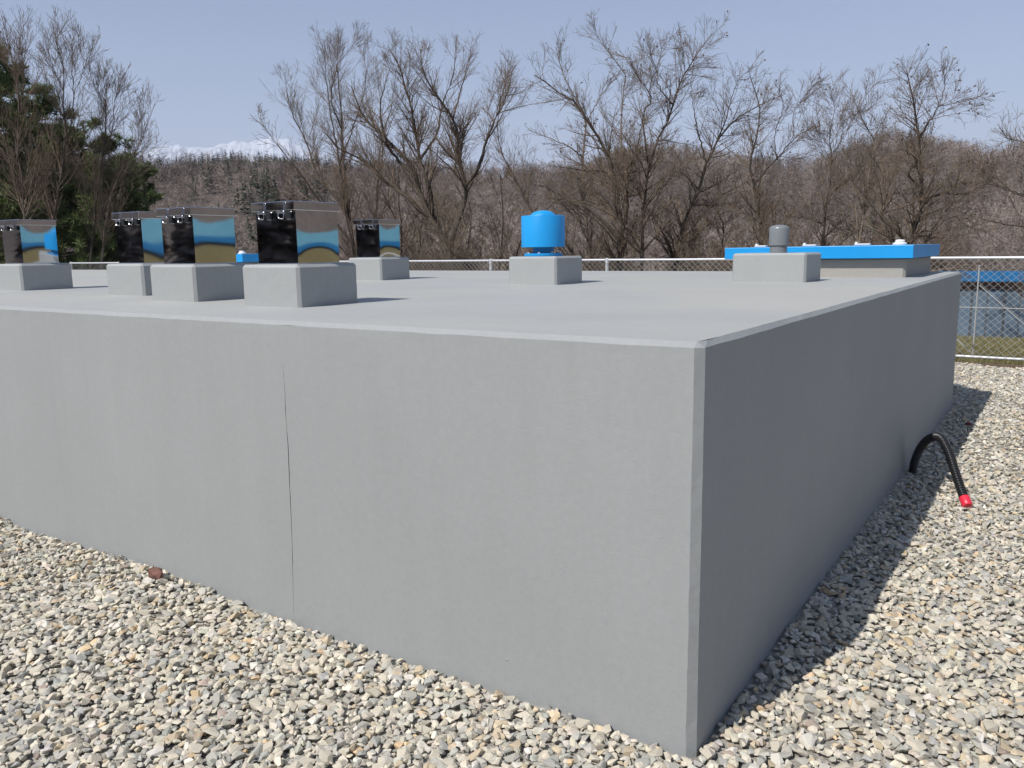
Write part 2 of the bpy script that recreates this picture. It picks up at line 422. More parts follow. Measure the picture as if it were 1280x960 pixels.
def stone_shape(npts, seed):
    rg = np.random.default_rng(seed); bm = bmesh.new()
    d = rg.normal(size=(npts, 3)); d /= np.linalg.norm(d, axis=1)[:, None]
    d *= rg.uniform(0.78, 1.0, (npts, 1))
    d *= np.array([1.0, rg.uniform(0.6, 0.9), rg.uniform(0.4, 0.68)])
    for p in d: bm.verts.new(p)
    r = bmesh.ops.convex_hull(bm, input=bm.verts[:])
    bmesh.ops.delete(bm, geom=[g for g in r['geom_interior'] if isinstance(g, bmesh.types.BMVert)], context='VERTS')
    bmesh.ops.triangulate(bm, faces=bm.faces[:])
    bm.verts.index_update()
    v = np.array([x.co[:] for x in bm.verts]); f = np.array([[x.index for x in q.verts] for q in bm.faces]); bm.free()
    return v, f
ST_HI = [stone_shape(14, 100+k) for k in range(22)]
ST_LO = [stone_shape(9, 300+k) for k in range(14)]

def rotmats(n, rg, tilt):
    a = rg.uniform(0, 2*np.pi, n); b = rg.normal(0, tilt, n); c = rg.normal(0, tilt, n)
    ca, sa, cb, sb, cc, sc_ = np.cos(a), np.sin(a), np.cos(b), np.sin(b), np.cos(c), np.sin(c)
    Rz = np.zeros((n, 3, 3)); Rz[:, 0, 0] = ca; Rz[:, 0, 1] = -sa; Rz[:, 1, 0] = sa; Rz[:, 1, 1] = ca; Rz[:, 2, 2] = 1
    Rx = np.zeros((n, 3, 3)); Rx[:, 0, 0] = 1; Rx[:, 1, 1] = cb; Rx[:, 1, 2] = -sb; Rx[:, 2, 1] = sb; Rx[:, 2, 2] = cb
    Ry = np.zeros((n, 3, 3)); Ry[:, 1, 1] = 1; Ry[:, 0, 0] = cc; Ry[:, 0, 2] = sc_; Ry[:, 2, 0] = -sc_; Ry[:, 2, 2] = cc
    return Rx @ Ry @ Rz

def scatter(x0, x1, y0, y1, cell, rg):
    gx_, gy_ = np.meshgrid(np.arange(x0, x1, cell), np.arange(y0, y1, cell))
    p = np.stack([gx_.ravel(), gy_.ravel()], 1); return p+rg.uniform(-0.5, 0.5, p.shape)*cell*1.15
rg = np.random.default_rng(12)
pts = []
def keep(p): return p[((p[:, 1] < -0.012) | (p[:, 0] > 0.012) | (p[:, 1] > 6.73)) & (p[:, 1] < 9.88)]
pts.append(scatter(-9, 4.6, -3.6, 0.2, 0.0250, rg)); pts.append(scatter(0, 4.6, 0.2, 4.0, 0.0265, rg))
pts.append(scatter(0, 4.6, 4.0, 9.9, 0.035, rg)); pts.append(scatter(-16, -9, -4.5, 0, 0.046, rg)); pts.append(scatter(-3.5, 0, 6.75, 9.9, 0.042, rg))
pts = keep(np.vstack(pts))
dist = np.hypot(pts[:, 0]-CAM[0], pts[:, 1]-CAM[1])
# leave out what lies well behind or under the photographer
fwd = (pts-CAM[:2]) @ (CF[:2]/np.linalg.norm(CF[:2])); pts = pts[fwd > 0.35]; dist = dist[fwd > 0.35]
n = len(pts)
size = np.clip(np.exp(rg.normal(math.log(0.0208), 0.30, n)), 0.011, 0.040)
zz = gravel_h(pts[:, 0], pts[:, 1])+rg.uniform(-0.003, 0.010, n)+size*0.10
# stones against the wall must not pass through it
push = np.where((pts[:, 0] < 0.0) & (pts[:, 1] < 1), pts[:, 1]+size*0.9, -1); hit = push > 0; pts[hit, 1] -= push[hit]
push = np.where((pts[:, 1] > 0.0) & (pts[:, 1] < 6.72), size*0.9-pts[:, 0], -1); hit = push > 0; pts[hit, 0] += push[hit]
tones = np.array([c for c, w in STONE_TONES]); wts = np.array([w for c, w in STONE_TONES]); wts /= wts.sum()
tn = tones[rg.choice(len(tones), n, p=wts)]*rg.normal(1.05, 0.10, (n, 1)); tn = np.clip(tn*(1+rg.normal(0, 0.012, (n, 3))), 0.05, 0.78)
Rm = rotmats(n, rg, 0.27)
# the stones that show largest become objects of their own
dd = pts-CAM[:2]; P3 = np.c_[pts, zz]-CAM; dep = P3 @ CF
sx = 640+FPX*(P3 @ CR)/dep; sy = 480-FPX*(P3 @ CU)/dep
inview = (sx > -5) & (sx < 1285) & (sy < 968) & (dep > 0.3)
appar = np.where(inview & (zz > gravel_h(pts[:, 0], pts[:, 1])+0.004), size*FPX/dep, 0)
single = np.zeros(n, bool); single[np.argsort(-appar)[:300]] = True
VV, FF, CC = [], [], []; off = 0
hi = dist < 4.2
seen = (dep > 0.2) & (sx > -330) & (sx < 1610) & (sy < 1180)      # leave room for a step to the side
for lib, sel in ((ST_HI, hi & seen & ~single), (ST_LO, ~hi & seen & ~single)):
    idx = np.nonzero(sel)[0]; kind_ = rg.integers(0, len(lib), len(idx))
    for k, (sv, sf) in enumerate(lib):
        ii = idx[kind_ == k]
        if not len(ii): continue
        v = np.einsum('nij,vj->nvi', Rm[ii], sv)*size[ii, None, None]; v += np.c_[pts[ii], zz[ii]][:, None, :]
        VV.append(v.reshape(-1, 3)); FF.append((sf[None]+(off+np.arange(len(ii))*len(sv))[:, None, None]).reshape(-1, 3)); off += len(ii)*len(sv)
        CC.append(np.repeat(tn[ii], len(sv), 0))
tag(mesh_np('loose_stones', np.vstack(VV), [np.vstack(FF)], M['stones'], gravel, attrs={'tone': np.vstack(CC)}), kind='stuff')
st_me = []
for k, (sv, sf) in enumerate(ST_HI):
    me = bpy.data.meshes.new('stone'); me.from_pydata(sv.tolist(), [], sf.tolist()); me.materials.append(M['stone1']); st_me.append(me)
for q in np.nonzero(single)[0]:
    o = bpy.data.objects.new('stone', st_me[int(rg.integers(0, len(st_me)))]); link(o, gravel)
    mm = Matrix([list(row) for row in Rm[q]]).to_4x4()
    o.rotation_euler = mm.to_euler(); o.scale = (size[q],)*3; o.location = (pts[q, 0], pts[q, 1], zz[q])

def odd_stone(loc, s, colr, label, seed, cat='stone', sc=(1, 1, 1)):
    v, f = stone_shape(22, seed); v = v*np.array(sc)*s
    o = mesh_np('stone_fragment', v, [f], simple('odd_stone_%d' % seed, colr, 0.85, 0, 0.3, 30, 90, 0.5, 0.003), loc=loc)
    return tag(o, label, cat)
odd_stone((-2.66, -0.088, 0.068), 0.056, (0.16, 0.075, 0.058), 'dark reddish brown stone lying against the foot of the lit tank wall', 911, sc=(1.15, 0.8, 0.95))
odd_stone((0.235, 5.69, 0.035), 0.034, (0.14, 0.03, 0.03), 'dark red fragment lying on gravel in the shadow strip beside the tank', 917)

# edging board between gravel and grass
edge = empty('edging_board', (0, 9.93, 0)); tag(edge, 'weathered brown timber edging between the gravel and the grass under the fence', 'edging')
for k in range(14):
    x0 = -24+k*3.0
    box('plank', (x0+0.004, -0.025, -0.06), (x0+2.996, 0.025, 0.035+random.uniform(-0.006, 0.006)), M['board'], edge, 0.004)

# ------------------------------------------------------------------ concrete tank
H, L, XL, c, ct = 1.3, 6.713, -20.0, 0.025, 0.017
tank = empty('concrete_tank', (0, 0, 0)); tag(tank, 'large grey painted concrete tank, half a room high, standing in gravel', 'tank')

def wob(n, amp, seed):
    t = np.arange(n); return amp*(vnoise(t*0.35, t*0+seed, seed)+0.6*vnoise(t*1.1, t*0+seed, seed+3))

def grid_mesh(P):
    n1, n2 = P.shape[:2]
    i, j = np.meshgrid(np.arange(n1-1), np.arange(n2-1), indexing='ij')
    return P.reshape(-1, 3), np.stack([i*n2+j, i*n2+j+1, (i+1)*n2+j+1, (i+1)*n2+j], -1).reshape(-1, 4)

# columns along the front: finer towards the near corner
xs = np.unique(np.r_[np.linspace(XL, -4, 110), np.linspace(-4, -c, 110)]); ys = np.linspace(c, L-c, 130)
f_low = np.stack([xs, wob(len(xs), 0.0009, 1), np.full(len(xs), H-ct)+wob(len(xs), 0.0012, 2)], 1)     # lower line of the front bevel
f_up = np.stack([xs, np.full(len(xs), ct)+wob(len(xs), 0.002, 3), np.full(len(xs), H)+wob(len(xs), 0.0006, 4)], 1)
r_low = np.stack([wob(len(ys), 0.0009, 5), ys, np.full(len(ys), H-ct)+wob(len(ys), 0.0012, 6)], 1)
r_up = np.stack([np.full(len(ys), -ct)+wob(len(ys), 0.002, 7), ys, np.full(len(ys), H)+wob(len(ys), 0.0006, 8)], 1)
f_up[-1] = r_up[0] = (-c, c, H)
# crack in the front face: x as function of z
def px_plane_y(x, y, v):
    d = px_dir(x, y); t = (v-CAM[1])/d[1]; return CAM+d*t
CRK = [(351,425,0),(353,448,0),(355,470,.5),(356.5,495,1.0),(357,512,1.6),(358,528,.7),(359.5,548,1.3),(361,575,1.8),(362,600,1.9),(363.3,630,1.3),(364.5,660,1.0),(365.7,700,.9),(366.5,740,.6),(367.3,775,.35),(368,800,0.0)]
ck = np.array([np.r_[px_plane_y(a, b, 0.0)[[0, 2]], w*0.0023] for a, b, w in CRK]); ck = ck[np.argsort(ck[:, 1])]
rows = np.r_[-0.25, np.linspace(-0.05, H-c-0.02, 46)]
cxr = np.interp(rows, ck[:, 1], ck[:, 0])+np.r_[0, wob(46, 0.0012, 12)]; cwr = np.interp(rows, ck[:, 1], ck[:, 2], left=0, right=0)*(1+0.35*np.r_[0, wob(46, 1.0, 14)])/2
cwr = np.maximum(cwr, 0)
lx = xs[xs < -1.90]; rx = xs[xs > -1.70]
rowsF = np.r_[rows, H-ct]; nR = len(rowsF)
def zrow(k, x):     # the top row follows the bevel
    return np.interp(x, f_low[:, 0], f_low[:, 2]) if k == nR-1 else np.full(len(x), rowsF[k])
GL = []; GR = []; LE = []; RE = []
for k in range(nR):
    kk = min(k, nR-2); cx, cw = cxr[kk], cwr[kk] if k < nR-1 else 0
    xl = np.r_[lx, cx-cw]; xr = np.r_[cx+cw, rx]
    fy = lambda x: (np.interp(x, f_low[:, 0], f_low[:, 1]) if k == nR-1 else 0.0008*vnoise(x*1.4, x*0+rowsF[k]*2.3, 44))
    GL.append(np.stack([xl, fy(xl), zrow(k, xl)], 1)); GR.append(np.stack([xr, fy(xr), zrow(k, xr)], 1))
GL = np.array(GL); GR = np.array(GR)
GR[:, -1, 0] = -c+np.r_[wob(nR-1, 0.0012, 33), 0]; GL_v, GL_q = grid_mesh(GL); GR_v, GR_q = grid_mesh(GR)
le, re = GL[:, -1], GR[:, 0]; mid = (le+re)/2+np.array([0, 0.02, 0])
g1v, g1q = grid_mesh(np.stack([le, mid, re], 1))
# corner bevel, right face, bevels, top, back
cz = rowsF
corner = np.stack([GR[:, -1], np.stack([0.0012*vnoise(cz*3, cz*0, 71), np.full(nR, c)+np.r_[wob(nR-1, 0.0016, 34), 0], cz], 1)], 1)
RF = np.array([np.stack([0.0008*vnoise(ys*1.4, ys*0+z*2.0, 55), ys, np.full(len(ys), z)], 1) for z in rowsF]); RF[-1] = r_low; RF[:, 0] = corner[:, 1]; RF[-1, 0] = corner[-1, 1] = r_low[0]
f_low[-1] = GR[-1, -1]
fb = np.stack([f_low, f_up], 1); rb = np.stack([r_low, r_up], 1)
parts_w = [(GL_v, GL_q), (GR_v, GR_q), grid_mesh(corner), grid_mesh(RF), grid_mesh(fb), grid_mesh(rb)]
tri_v = np.array([corner[-1, 0], corner[-1, 1], (-c, c, H)]); off = 0; VV = []; QQ = []
for v, q in parts_w:
    VV.append(v); QQ.append(q+off); off += len(v)
VV.append(tri_v); tri_f = np.array([[off, off+1, off+2]]); off += 3
bk = np.array([(XL, L, -0.25), (0, L, -0.25), (0, L, H-ct), (XL, L, H-ct), (XL, L-ct, H), (0-ct, L-ct, H), (XL, 0, -0.25), (XL, 0, H-ct), (XL, ct, H)])
VV.append(bk); QQ.append(np.array([[0, 1, 2, 3], [3, 2, 5, 4]])+off)
left_face = np.array([[6, 7, 8, 4, 3, 0]])+off; off += len(bk)
rear_tri = np.array([r_low[-1], (0, L, H-ct), (-ct, L-ct, H)]); VV.append(rear_tri); tri2 = np.array([[off, off+1, off+2]]); off += 3
rstrip = np.stack([RF[:, -1], np.stack([np.zeros(nR), np.full(nR, L), rowsF], 1)], 1); v, q = grid_mesh(rstrip); VV.append(v); QQ.append(q+off)
shell = mesh_np('shell', np.vstack(VV), QQ+[tri_f, tri2, left_face], M['wall'], tank)
mesh_np('crack', g1v, [g1q], M['crack'], tank)
# deck with a faint unevenness, kept flush with the upper bevel lines
dv = [f_up]; nyd = 40
deck = np.array([f_up+(np.stack([f_up[:, 0], np.full(len(xs), L-ct), np.full(len(xs), H)], 1)-f_up)*t for t in np.linspace(0, 1, nyd)])
deck[1:-1, :, 2] += 0.0022*fbm(deck[1:-1, :, 0]*0.8, deck[1:-1, :, 1]*0.8, 3, 61)
deck[:, -1] = np.array([[np.interp(t, ys, r_up[:, 0]), t, np.interp(t, ys, r_up[:, 2])] for t in np.linspace(c, L-c, nyd)]); deck[:, -1, 0] += 0.0
dvv, dq = grid_mesh(deck); mesh_np('deck', dvv, [dq], M['top'], tank, smooth=True)

def plinth(parent, x0, x1, y0, y1, h, mat, bev=0.015, name='plinth'):
    """bevelled concrete upstand, slightly irregular, foot sunk in the deck"""
    bm = bmesh.new(); bm_box(bm, (x0, y0, H-0.004), (x1, y1, H+h))
    ed = [e for e in bm.edges if not all(abs(v.co.z-(H-0.004)) < 1e-5 for v in e.verts)]
    bmesh.ops.bevel(bm, geom=ed, offset=bev, segments=1, affect='EDGES')
    bmesh.ops.subdivide_edges(bm, edges=[e for e in bm.edges if e.calc_length() > 0.1], cuts=4, use_grid_fill=True)
    for v in bm.verts:
        if v.co.z > H: v.co += Vector([random.uniform(-0.0005, 0.0005) for _ in range(3)])
    return mesh_bm(name, bm, mat, parent)

def side_panels(name, x0, x1, y0, y1, z0, z1, mat, parent, seed, bow, tilt=0.0):
    rgp = np.random.default_rng(seed); n = 14; VV = []; QQ = []; off = 0
    u, w = np.meshgrid(np.linspace(0, 1, n), np.linspace(0, 1, n), indexing='xy')
    for k, (a, b, nrm) in enumerate((((x0, y0), (x1, y0), (0, -1)), ((x1, y0), (x1, y1), (1, 0)), ((x1, y1), (x0, y1), (0, 1)), ((x0, y1), (x0, y0), (-1, 0)))):
        d = bow[k]*np.sin(np.pi*u)*np.sin(np.pi*(0.08+0.84*w))+0.00030*np.sin(np.pi*u)*np.sin(np.pi*w)*fbm(u*1.5+seed, w*1.2+k*7, 1, seed+k)
        if k == 1: d = d+tilt*w
        P = np.stack([a[0]+(b[0]-a[0])*u+nrm[0]*d, a[1]+(b[1]-a[1])*u+nrm[1]*d, z0+(z1-z0)*w], -1)
        i, j = np.meshgrid(np.arange(n-1), np.arange(n-1), indexing='ij')
        QQ.append(np.stack([i*n+j, i*n+j+1, (i+1)*n+j+1, (i+1)*n+j], -1).reshape(-1, 4)+off); VV.append(P.reshape(-1, 3)); off += n*n
    return mesh_np(name, np.vstack(VV), QQ, mat, parent, smooth=True)

def steel_box(xr, yf, ztop, label, seed, bow, tilt=0.0):
    """xr, yf: right front corner of the plinth foot"""
    ph = 0.213
    t = empty('steel_hatch', (xr, yf, H)); tag(t, label, 'hatch', 'steel hatch boxes on the tank deck')
    ini = len(bpy.data.objects)
    parts = []
    parts.append(plinth(t, xr-0.43, xr, yf, yf+0.42, ph, M['plinth']))
    bx1, bx0, by0 = xr-0.062, xr-0.062-0.298, yf+0.062; by1 = by0+0.285; z0 = H+ph+0.001
    zl = ztop-0.046
    hs = side_panels('housing', bx0, bx1, by0, by1, z0, zl+0.012, M['steel'], t, seed, bow, tilt); parts.append(hs)
    fr = box('base_flange', (bx0-0.004, by0-0.004, z0-0.001), (bx1+0.004, by1+0.004, z0+0.005), M['steel2'], t, 0.0015); parts.append(fr)
    # lid: a shallow tray with folded edge
    bm = bmesh.new(); bm_box(bm, (bx0-0.020, by0-0.014, zl), (bx1+0.006, by1+0.008, ztop))
    bmesh.ops.bevel(bm, geom=bm.edges[:], offset=0.003, segments=2, affect='EDGES', profile=0.5)
    for v in bm.verts:
        if v.co.y < by0: v.co.y -= (ztop-v.co.z)*0.05
    lid = mesh_bm('lid', bm, M['steel'], t); parts.append(lid)
    for fx in (0.24, 0.74):
        lx_ = bx0+(bx1-bx0)*fx; yy = by0
        la = box('latch', (lx_-0.032, yy-0.030, zl-0.012), (lx_+0.020, yy-0.0025, zl-0.003), M['steel2'], t, 0.0015); parts.append(la)
        # strap folded down over the lid edge
        parts.append(box('strap', (lx_+0.012, yy-0.0205, zl-0.010), (lx_+0.020, yy-0.0168, ztop-0.006), M['steel2'], t, 0.001))
        path = [(lx_-0.022, yy-0.024, zl-0.010), (lx_-0.020, yy-0.026, zl-0.034), (lx_-0.004, yy-0.026, zl-0.040), (lx_+0.014, yy-0.026, zl-0.040), (lx_+0.020, yy-0.026, zl-0.030), (lx_+0.020, yy-0.024, zl-0.010)]
        hk = tube_obj('hook', resample(path, 16), 0.0026, 6, M['steel2'], la)
        parts.append(box('keeper', (lx_+0.024, yy-0.018, zl-0.042), (lx_+0.056, yy-0.0022, zl-0.006), M['dark'], t, 0.004, 2))
    ti = Matrix.Translation((-xr, -yf, -H))
    for p in parts:
        p.data.transform(ti)
    for p in parts:
        for ch in p.children: ch.data.transform(ti)
    return t
steel_box(-6.14, 1.12, 1.868, 'stainless steel hatch box at the left frame edge, farthest left of the front row', 3, (0.0006, 0.0011, 0, 0), 0.0022)
steel_box(-4.27, 0.99, 1.858, 'stainless steel hatch box half hidden behind its right neighbour in the front row', 8, (0.0006, -0.0006, 0, 0), 0.0022)
steel_box(-3.28, 0.68, 1.838, 'stainless steel hatch box second from the right in the front row', 15, (0.0006, 0.0009, 0, 0), 0.0030)
steel_box(-2.31, 0.58, 1.826, 'stainless steel hatch box nearest the tank corner, largest of the five', 21, (0.0008, 0.0022, 0, 0))
steel_box(-4.54, 3.60, 1.870, 'stainless steel hatch box standing alone farther back by the fence', 27, (0.0008, 0.0012, 0, 0), 0.002)

# blue mushroom ventilator
vt = empty('roof_ventilator', (0, 0, 0)); tag(vt, 'bright blue domed drum ventilator on a grey concrete plinth', 'ventilator')
plinth(vt, -2.84, -2.40, 3.22, 3.64, 0.214, M['plinth'])
vc = (-2.642, 3.43); zb = H+0.214
fl = lathe('flange', [(0.0, zb), (0.151, zb), (0.153, zb+0.003), (0.153, zb+0.020), (0.150, zb+0.023), (0.0, zb+0.023)], 40, M['blue'], vt, vc)
for k in range(8):
    a = k*math.pi/4+0.3
    lathe('bolt', [(0.0, zb+0.023), (0.011, zb+0.023), (0.011, zb+0.034), (0.0, zb+0.034)], 6, M['galv'], fl, (vc[0]+0.132*math.cos(a), vc[1]+0.132*math.sin(a)), False)
lathe('stem', [(0.085, zb+0.02), (0.085, zb+0.16)], 32, M['blue'], vt, vc)
for k in range(4):
    a = k*math.pi/2+0.5; dx_, dy_ = math.cos(a), math.sin(a)
    tube_obj('bracket', [(vc[0]+0.08*dx_, vc[1]+0.08*dy_, zb+0.10), (vc[0]+0.171*dx_, vc[1]+0.171*dy_, zb+0.10)], 0.008, 6, M['blue'], vt)
lathe('drum', [(0.167, 1.60), (0.173, 1.586), (0.173, 1.823), (0.171, 1.828), (0.166, 1.830), (0.112, 1.831), (0.0, 1.8325)], 64, M['blue'], vt, vc)
lathe('dome', [(0.099, 1.8335), (0.095, 1.840), (0.082, 1.853), (0.060, 1.864), (0.032, 1.870), (0.0, 1.872)], 48, M['blue'], vt, vc)

# grey vent pipe
pt = empty('vent_pipe', (0, 0, 0)); tag(pt, 'dark grey capped vent pipe on a low concrete plinth', 'vent pipe')
plinth(pt, -1.315, -0.76, 4.05, 4.50, 0.215, M['plinth'])
pc = (-1.022, 4.25)
lathe('pipe', [(0.064, H+0.212), (0.064, 1.60)], 32, M['greypipe'], pt, pc)
lathe('cap', [(0.068, 1.585), (0.0735, 1.572), (0.0735, 1.695), (0.070, 1.708), (0.058, 1.718), (0.03, 1.726), (0.0, 1.728)], 40, M['greypipe'], pt, pc)

# blue access hatches on raw concrete upstands
def blue_hatch(xr, yf, label, w=1.54, d=1.58):
    t = empty('access_hatch', (xr, yf, H)); tag(t, label, 'hatch', 'blue access hatches')
    pp = [plinth(t, xr-w+0.06, xr-0.06, yf+0.07, yf+d-0.07, 0.165, M['raw'], 0.02, 'upstand')]
    bm = bmesh.new(); bm_box(bm, (xr-w, yf, 1.456), (xr, yf+d, 1.556))
    for v in bm.verts:
        if v.co.z > 1.5: v.co.z += 0.006 if v.co.x > xr-w/2 else 0.0
    bmesh.ops.bevel(bm, geom=bm.edges[:], offset=0.004, segments=2, affect='EDGES', profile=0.5)
    pp.append(mesh_bm('lid', bm, M['blue'], t))
    for fx, wd in ((0.20, 0.10), (0.47, 0.11), (0.745, 0.12)):
        x = xr-w+w*fx; zt_ = 1.5605+0.006*fx
        pl_ = box('hasp', (x-wd/2, yf+0.03, zt_), (x+wd/2, yf+0.09, zt_+0.012), M['whitefit'], t, 0.002); pp.append(pl_)
        box('lug', (x-wd/2+0.003, yf+0.04, zt_+0.010), (x-wd/2+0.02, yf+0.08, zt_+0.026), M['whitefit'], pl_, 0.002)
    x = xr-w+w*0.925
    kb = lathe('vent_knob', [(0.055, 1.564), (0.055, 1.575), (0.035, 1.585), (0.038, 1.592), (0.03, 1.603), (0.0, 1.606)], 24, M['whitefit'], t, (x, yf+0.09)); pp.append(kb)
    ti = Matrix.Translation((-xr, -yf, -H))
    for p in pp:
        p.data.transform(ti)
        for ch in p.children: ch.data.transform(ti)
blue_hatch(-0.19, 5.05, 'bright blue access hatch lid at the right rear corner of the tank')
blue_hatch(-8.36, 5.05, 'blue access hatch lid glimpsed between the steel hatch boxes at left rear')

# ------------------------------------------------------------------ black corrugated hose with red cap
hz = empty('corrugated_hose', (0.05, 3.92, 0)); tag(hz, 'black corrugated conduit looping out of the gravel beside the shaded wall, red end', 'hose')
e0, e1 = np.array([0.06, 3.90, -0.06]), np.array([0.430, 3.23, 0.052])
def on_plane(x, y):           # ray with the vertical plane through both ends
    nrm = np.cross(e1-e0, (0, 0, 1)); d = px_dir(x, y); return CAM+d*(np.dot(e0-CAM, nrm)/np.dot(d, nrm))
path = [e0]+[on_plane(*q) for q in ((1142, 582), (1149, 563), (1158, 551), (1168, 546), (1177, 549), (1186, 566), (1194, 590), (1201, 611))]+[on_plane(1206.5, 625)]
hp = resample(path, 560); Lh = np.r_[0, np.cumsum(np.linalg.norm(np.diff(hp, axis=0), axis=1))]
rad = 0.0240+0.0038*np.tanh(2*np.sin(Lh/0.017*2*np.pi))
ho = tube_obj('hose_body', hp-np.array([0.05, 3.92, 0]), rad, 16, M['hose'], hz)
dirv = hp[-1]-hp[-12]; dirv /= np.linalg.norm(dirv)
cpts = [hp[-1]-dirv*0.018+dirv*t for t in (0, 0.001, 0.03, 0.056, 0.064, 0.066)]
tube_obj('end_cap', np.array(cpts)-np.array([0.05, 3.92, 0]), [0.020, 0.0305, 0.0305, 0.0295, 0.024, 0.002], 20, M['red'], hz)

# ------------------------------------------------------------------ chain-link fence
FY, FT, FB = 10.0, 1.378, 0.100
fence = empty('chain_link_fence', (0, FY, 0)); tag(fence, 'pale chain link fence with white top and bottom rails behind the tank', 'fence')
px_ = [-21.77, -19.44, -17.11, -14.78, -12.45, -10.12, -7.79, -5.46, -3.13, -0.80, 1.53, 3.86, 6.19]
for x in px_:
    po = lathe('post', [(0.027, -0.3), (0.027, FT-0.03)], 12, M['galv'], fence, (x, 0.0))
    lathe('post_cap', [(0.031, FT-0.05), (0.031, FT+0.018), (0.022, FT+0.028), (0.0, FT+0.032)], 12, M['galv'], po, (x, 0.0))
for a, b in zip(px_[:-1], px_[1:]):
    for nm, z, r_t in (('top_rail', FT, 0.0185), ('bottom_rail', FB, 0.0185)):
        tube_obj(nm, [(a+0.033, 0, z), ((a+b)/2, 0, z-0.002), (b-0.033, 0, z)], r_t, 12, M['galv'], fence)
    tube_obj('line_wire', [(a, -0.032, 0.745), ((a+b)/2, -0.032, 0.742), (b, -0.032, 0.745)], 0.006, 6, M['wire'], fence)
wz0, wz1 = FB+0.005, FT-0.005; hgt = wz1-wz0; pitch = 0.094; run = hgt*1.08
K = int((px_[-1]-px_[0]-run)/pitch)
st_x = px_[0]+pitch*np.arange(K)
nseg = 15; tz = np.linspace(0, 1, nseg)
zig = 0.005*np.where(np.arange(nseg) % 2 == 0, 1, -1)
P1 = np.zeros((K, nseg, 3)); P1[..., 0] = st_x[:, None]+run*tz; P1[..., 1] = -0.034+zig; P1[..., 2] = wz0+hgt*tz
P2 = P1.copy(); P2[..., 0] = st_x[:, None]+run*(1-tz); P2[..., 1] = -0.034-zig
P1[..., 0] += RNG.normal(0, 0.004, (K, 1)); P2[..., 0] += RNG.normal(0, 0.004, (K, 1))
PW = np.concatenate([P1, P2]); v, q = tubes(PW, np.full(PW.shape[:2], 0.0021), 4)
tag(mesh_np('wire_netting', v, [q], M['wire'], fence), kind='stuff')

# low braced rail standing on the grass behind the fence
gr = empty('braced_rail', (0, 11.05, 0)); tag(gr, 'thin braced metal posts on the grass just beyond the right end of fence', 'rail')
gp = [-1.27, -0.20, 0.87, 1.94]
for x in gp: tube_obj('post', [(x+0.0, 0, -0.2), (x-0.0, 0, 1.26)], 0.010, 8, M['wire'], gr)
for a, b in zip(gp[:-1], gp[1:]): tube_obj('brace', [(a+0.02, 0.02, 0.98), (b-0.02, 0.02, 0.03)], 0.007, 8, M['wire'], gr)

# ------------------------------------------------------------------ grass beyond the fence
def grass():
    rg = np.random.default_rng(5); n = 52000
    x = rg.uniform(-2.5, 5.5, n); y = 10.02+4.2*rg.uniform(0, 1, n)**1.2; k = vnoise(x*2.1, y*2.1, 6) > -0.65; x, y = x[k], y[k]; n = len(x)
    z = terrain_z(x, y); h = rg.uniform(0.025, 0.085, n); a = rg.uniform(0, 2*np.pi, n); w = rg.uniform(0.003, 0.006, n)
    lean = rg.normal(0, 0.035, (n, 2))
    b0 = np.stack([x-np.cos(a)*w, y-np.sin(a)*w, z], 1); b1 = np.stack([x+np.cos(a)*w, y+np.sin(a)*w, z], 1); t = np.stack([x+lean[:, 0], y+lean[:, 1], z+h], 1)
    v = np.stack([b0, b1, t], 1).reshape(-1, 3); f = np.arange(n*3).reshape(-1, 3)
    m_ = rg.uniform(0, 1, (n, 1)); c_ = np.where(m_ < 0.45, np.array([[0.22, 0.19, 0.09]]), np.where(m_ < 0.8, np.array([[0.15, 0.16, 0.05]]), np.array([[0.30, 0.25, 0.14]])))*rg.uniform(0.75, 1.2, (n, 1))
    tag(mesh_np('dry_grass', v, [f], attr_mat('grass_blade', 'tone', 0.8, 3, 0.15), attrs={'tone': np.repeat(c_, 3, 0)}),
        'short dry yellow green grass beyond the fence', 'grass', kind='stuff')
grass()

# ------------------------------------------------------------------ low building with blue eave, beyond the bank
M['eave'] = simple('blue_sheet', (0.013, 0.16, 0.38), 0.45, 0, 0.1, 2)
M['teal'] = simple('teal_sheet', (0.10, 0.27, 0.33), 0.45, 0, 0.08, 1)
M['brownwall'] = simple('pinkish_wall', (0.27, 0.185, 0.165), 0.9, 0, 0.1, 3)
M['frame'] = simple('dark_frame', (0.08, 0.10, 0.12), 0.5)
gm, gnt, gp_ = newmat('window_glass'); gp_.inputs['Base Color'].default_value = (0.045, 0.07, 0.10, 1); gp_.inputs['Roughness'].default_value = 0.4; gp_.inputs['Specular IOR Level'].default_value = 0.5
nn = noise(gnt, 1.3, 3, 0.6, coords(gnt)); nr = ramp(gnt, [(0.3, (0.11, 0.16, 0.21)), (0.7, (0.14, 0.20, 0.27))]); gnt.links.new(nn.outputs[0], nr.inputs[0]); gnt.links.new(nr.outputs[0], gp_.inputs['Base Color'])
lb = empty('low_building', (2.0, 31.0, -3.4)); tag(lb, 'low building with bright blue eave and dark glazing seen through the fence at right', 'building')
EZ = 0.60+3.4            # eave top above the building's base
box('wall', (-8, 0.12, 0), (9, 7.0, EZ-0.68), M['brownwall'], lb); box('lintel_band', (-8, 0.08, EZ-0.62), (9, 0.118, EZ-0.362), M['brownwall'], lb)
bm = bmesh.new()
rv_ = [(-8.6, -0.25, EZ-0.36), (9.6, -0.25, EZ-0.36), (9.6, 7.3, EZ-0.66), (-8.6, 7.3, EZ-0.66), (-8.6, -0.25, EZ), (9.6, -0.25, EZ), (9.6, 7.3, EZ-0.30), (-8.6, 7.3, EZ-0.30)]
vv_ = [bm.verts.new(p) for p in rv_]
for q in ((3,2,1,0),(4,5,6,7),(0,1,5,4),(1,2,6,5),(2,3,7,6),(3,0,4,7)): bm.faces.new([vv_[i] for i in q])
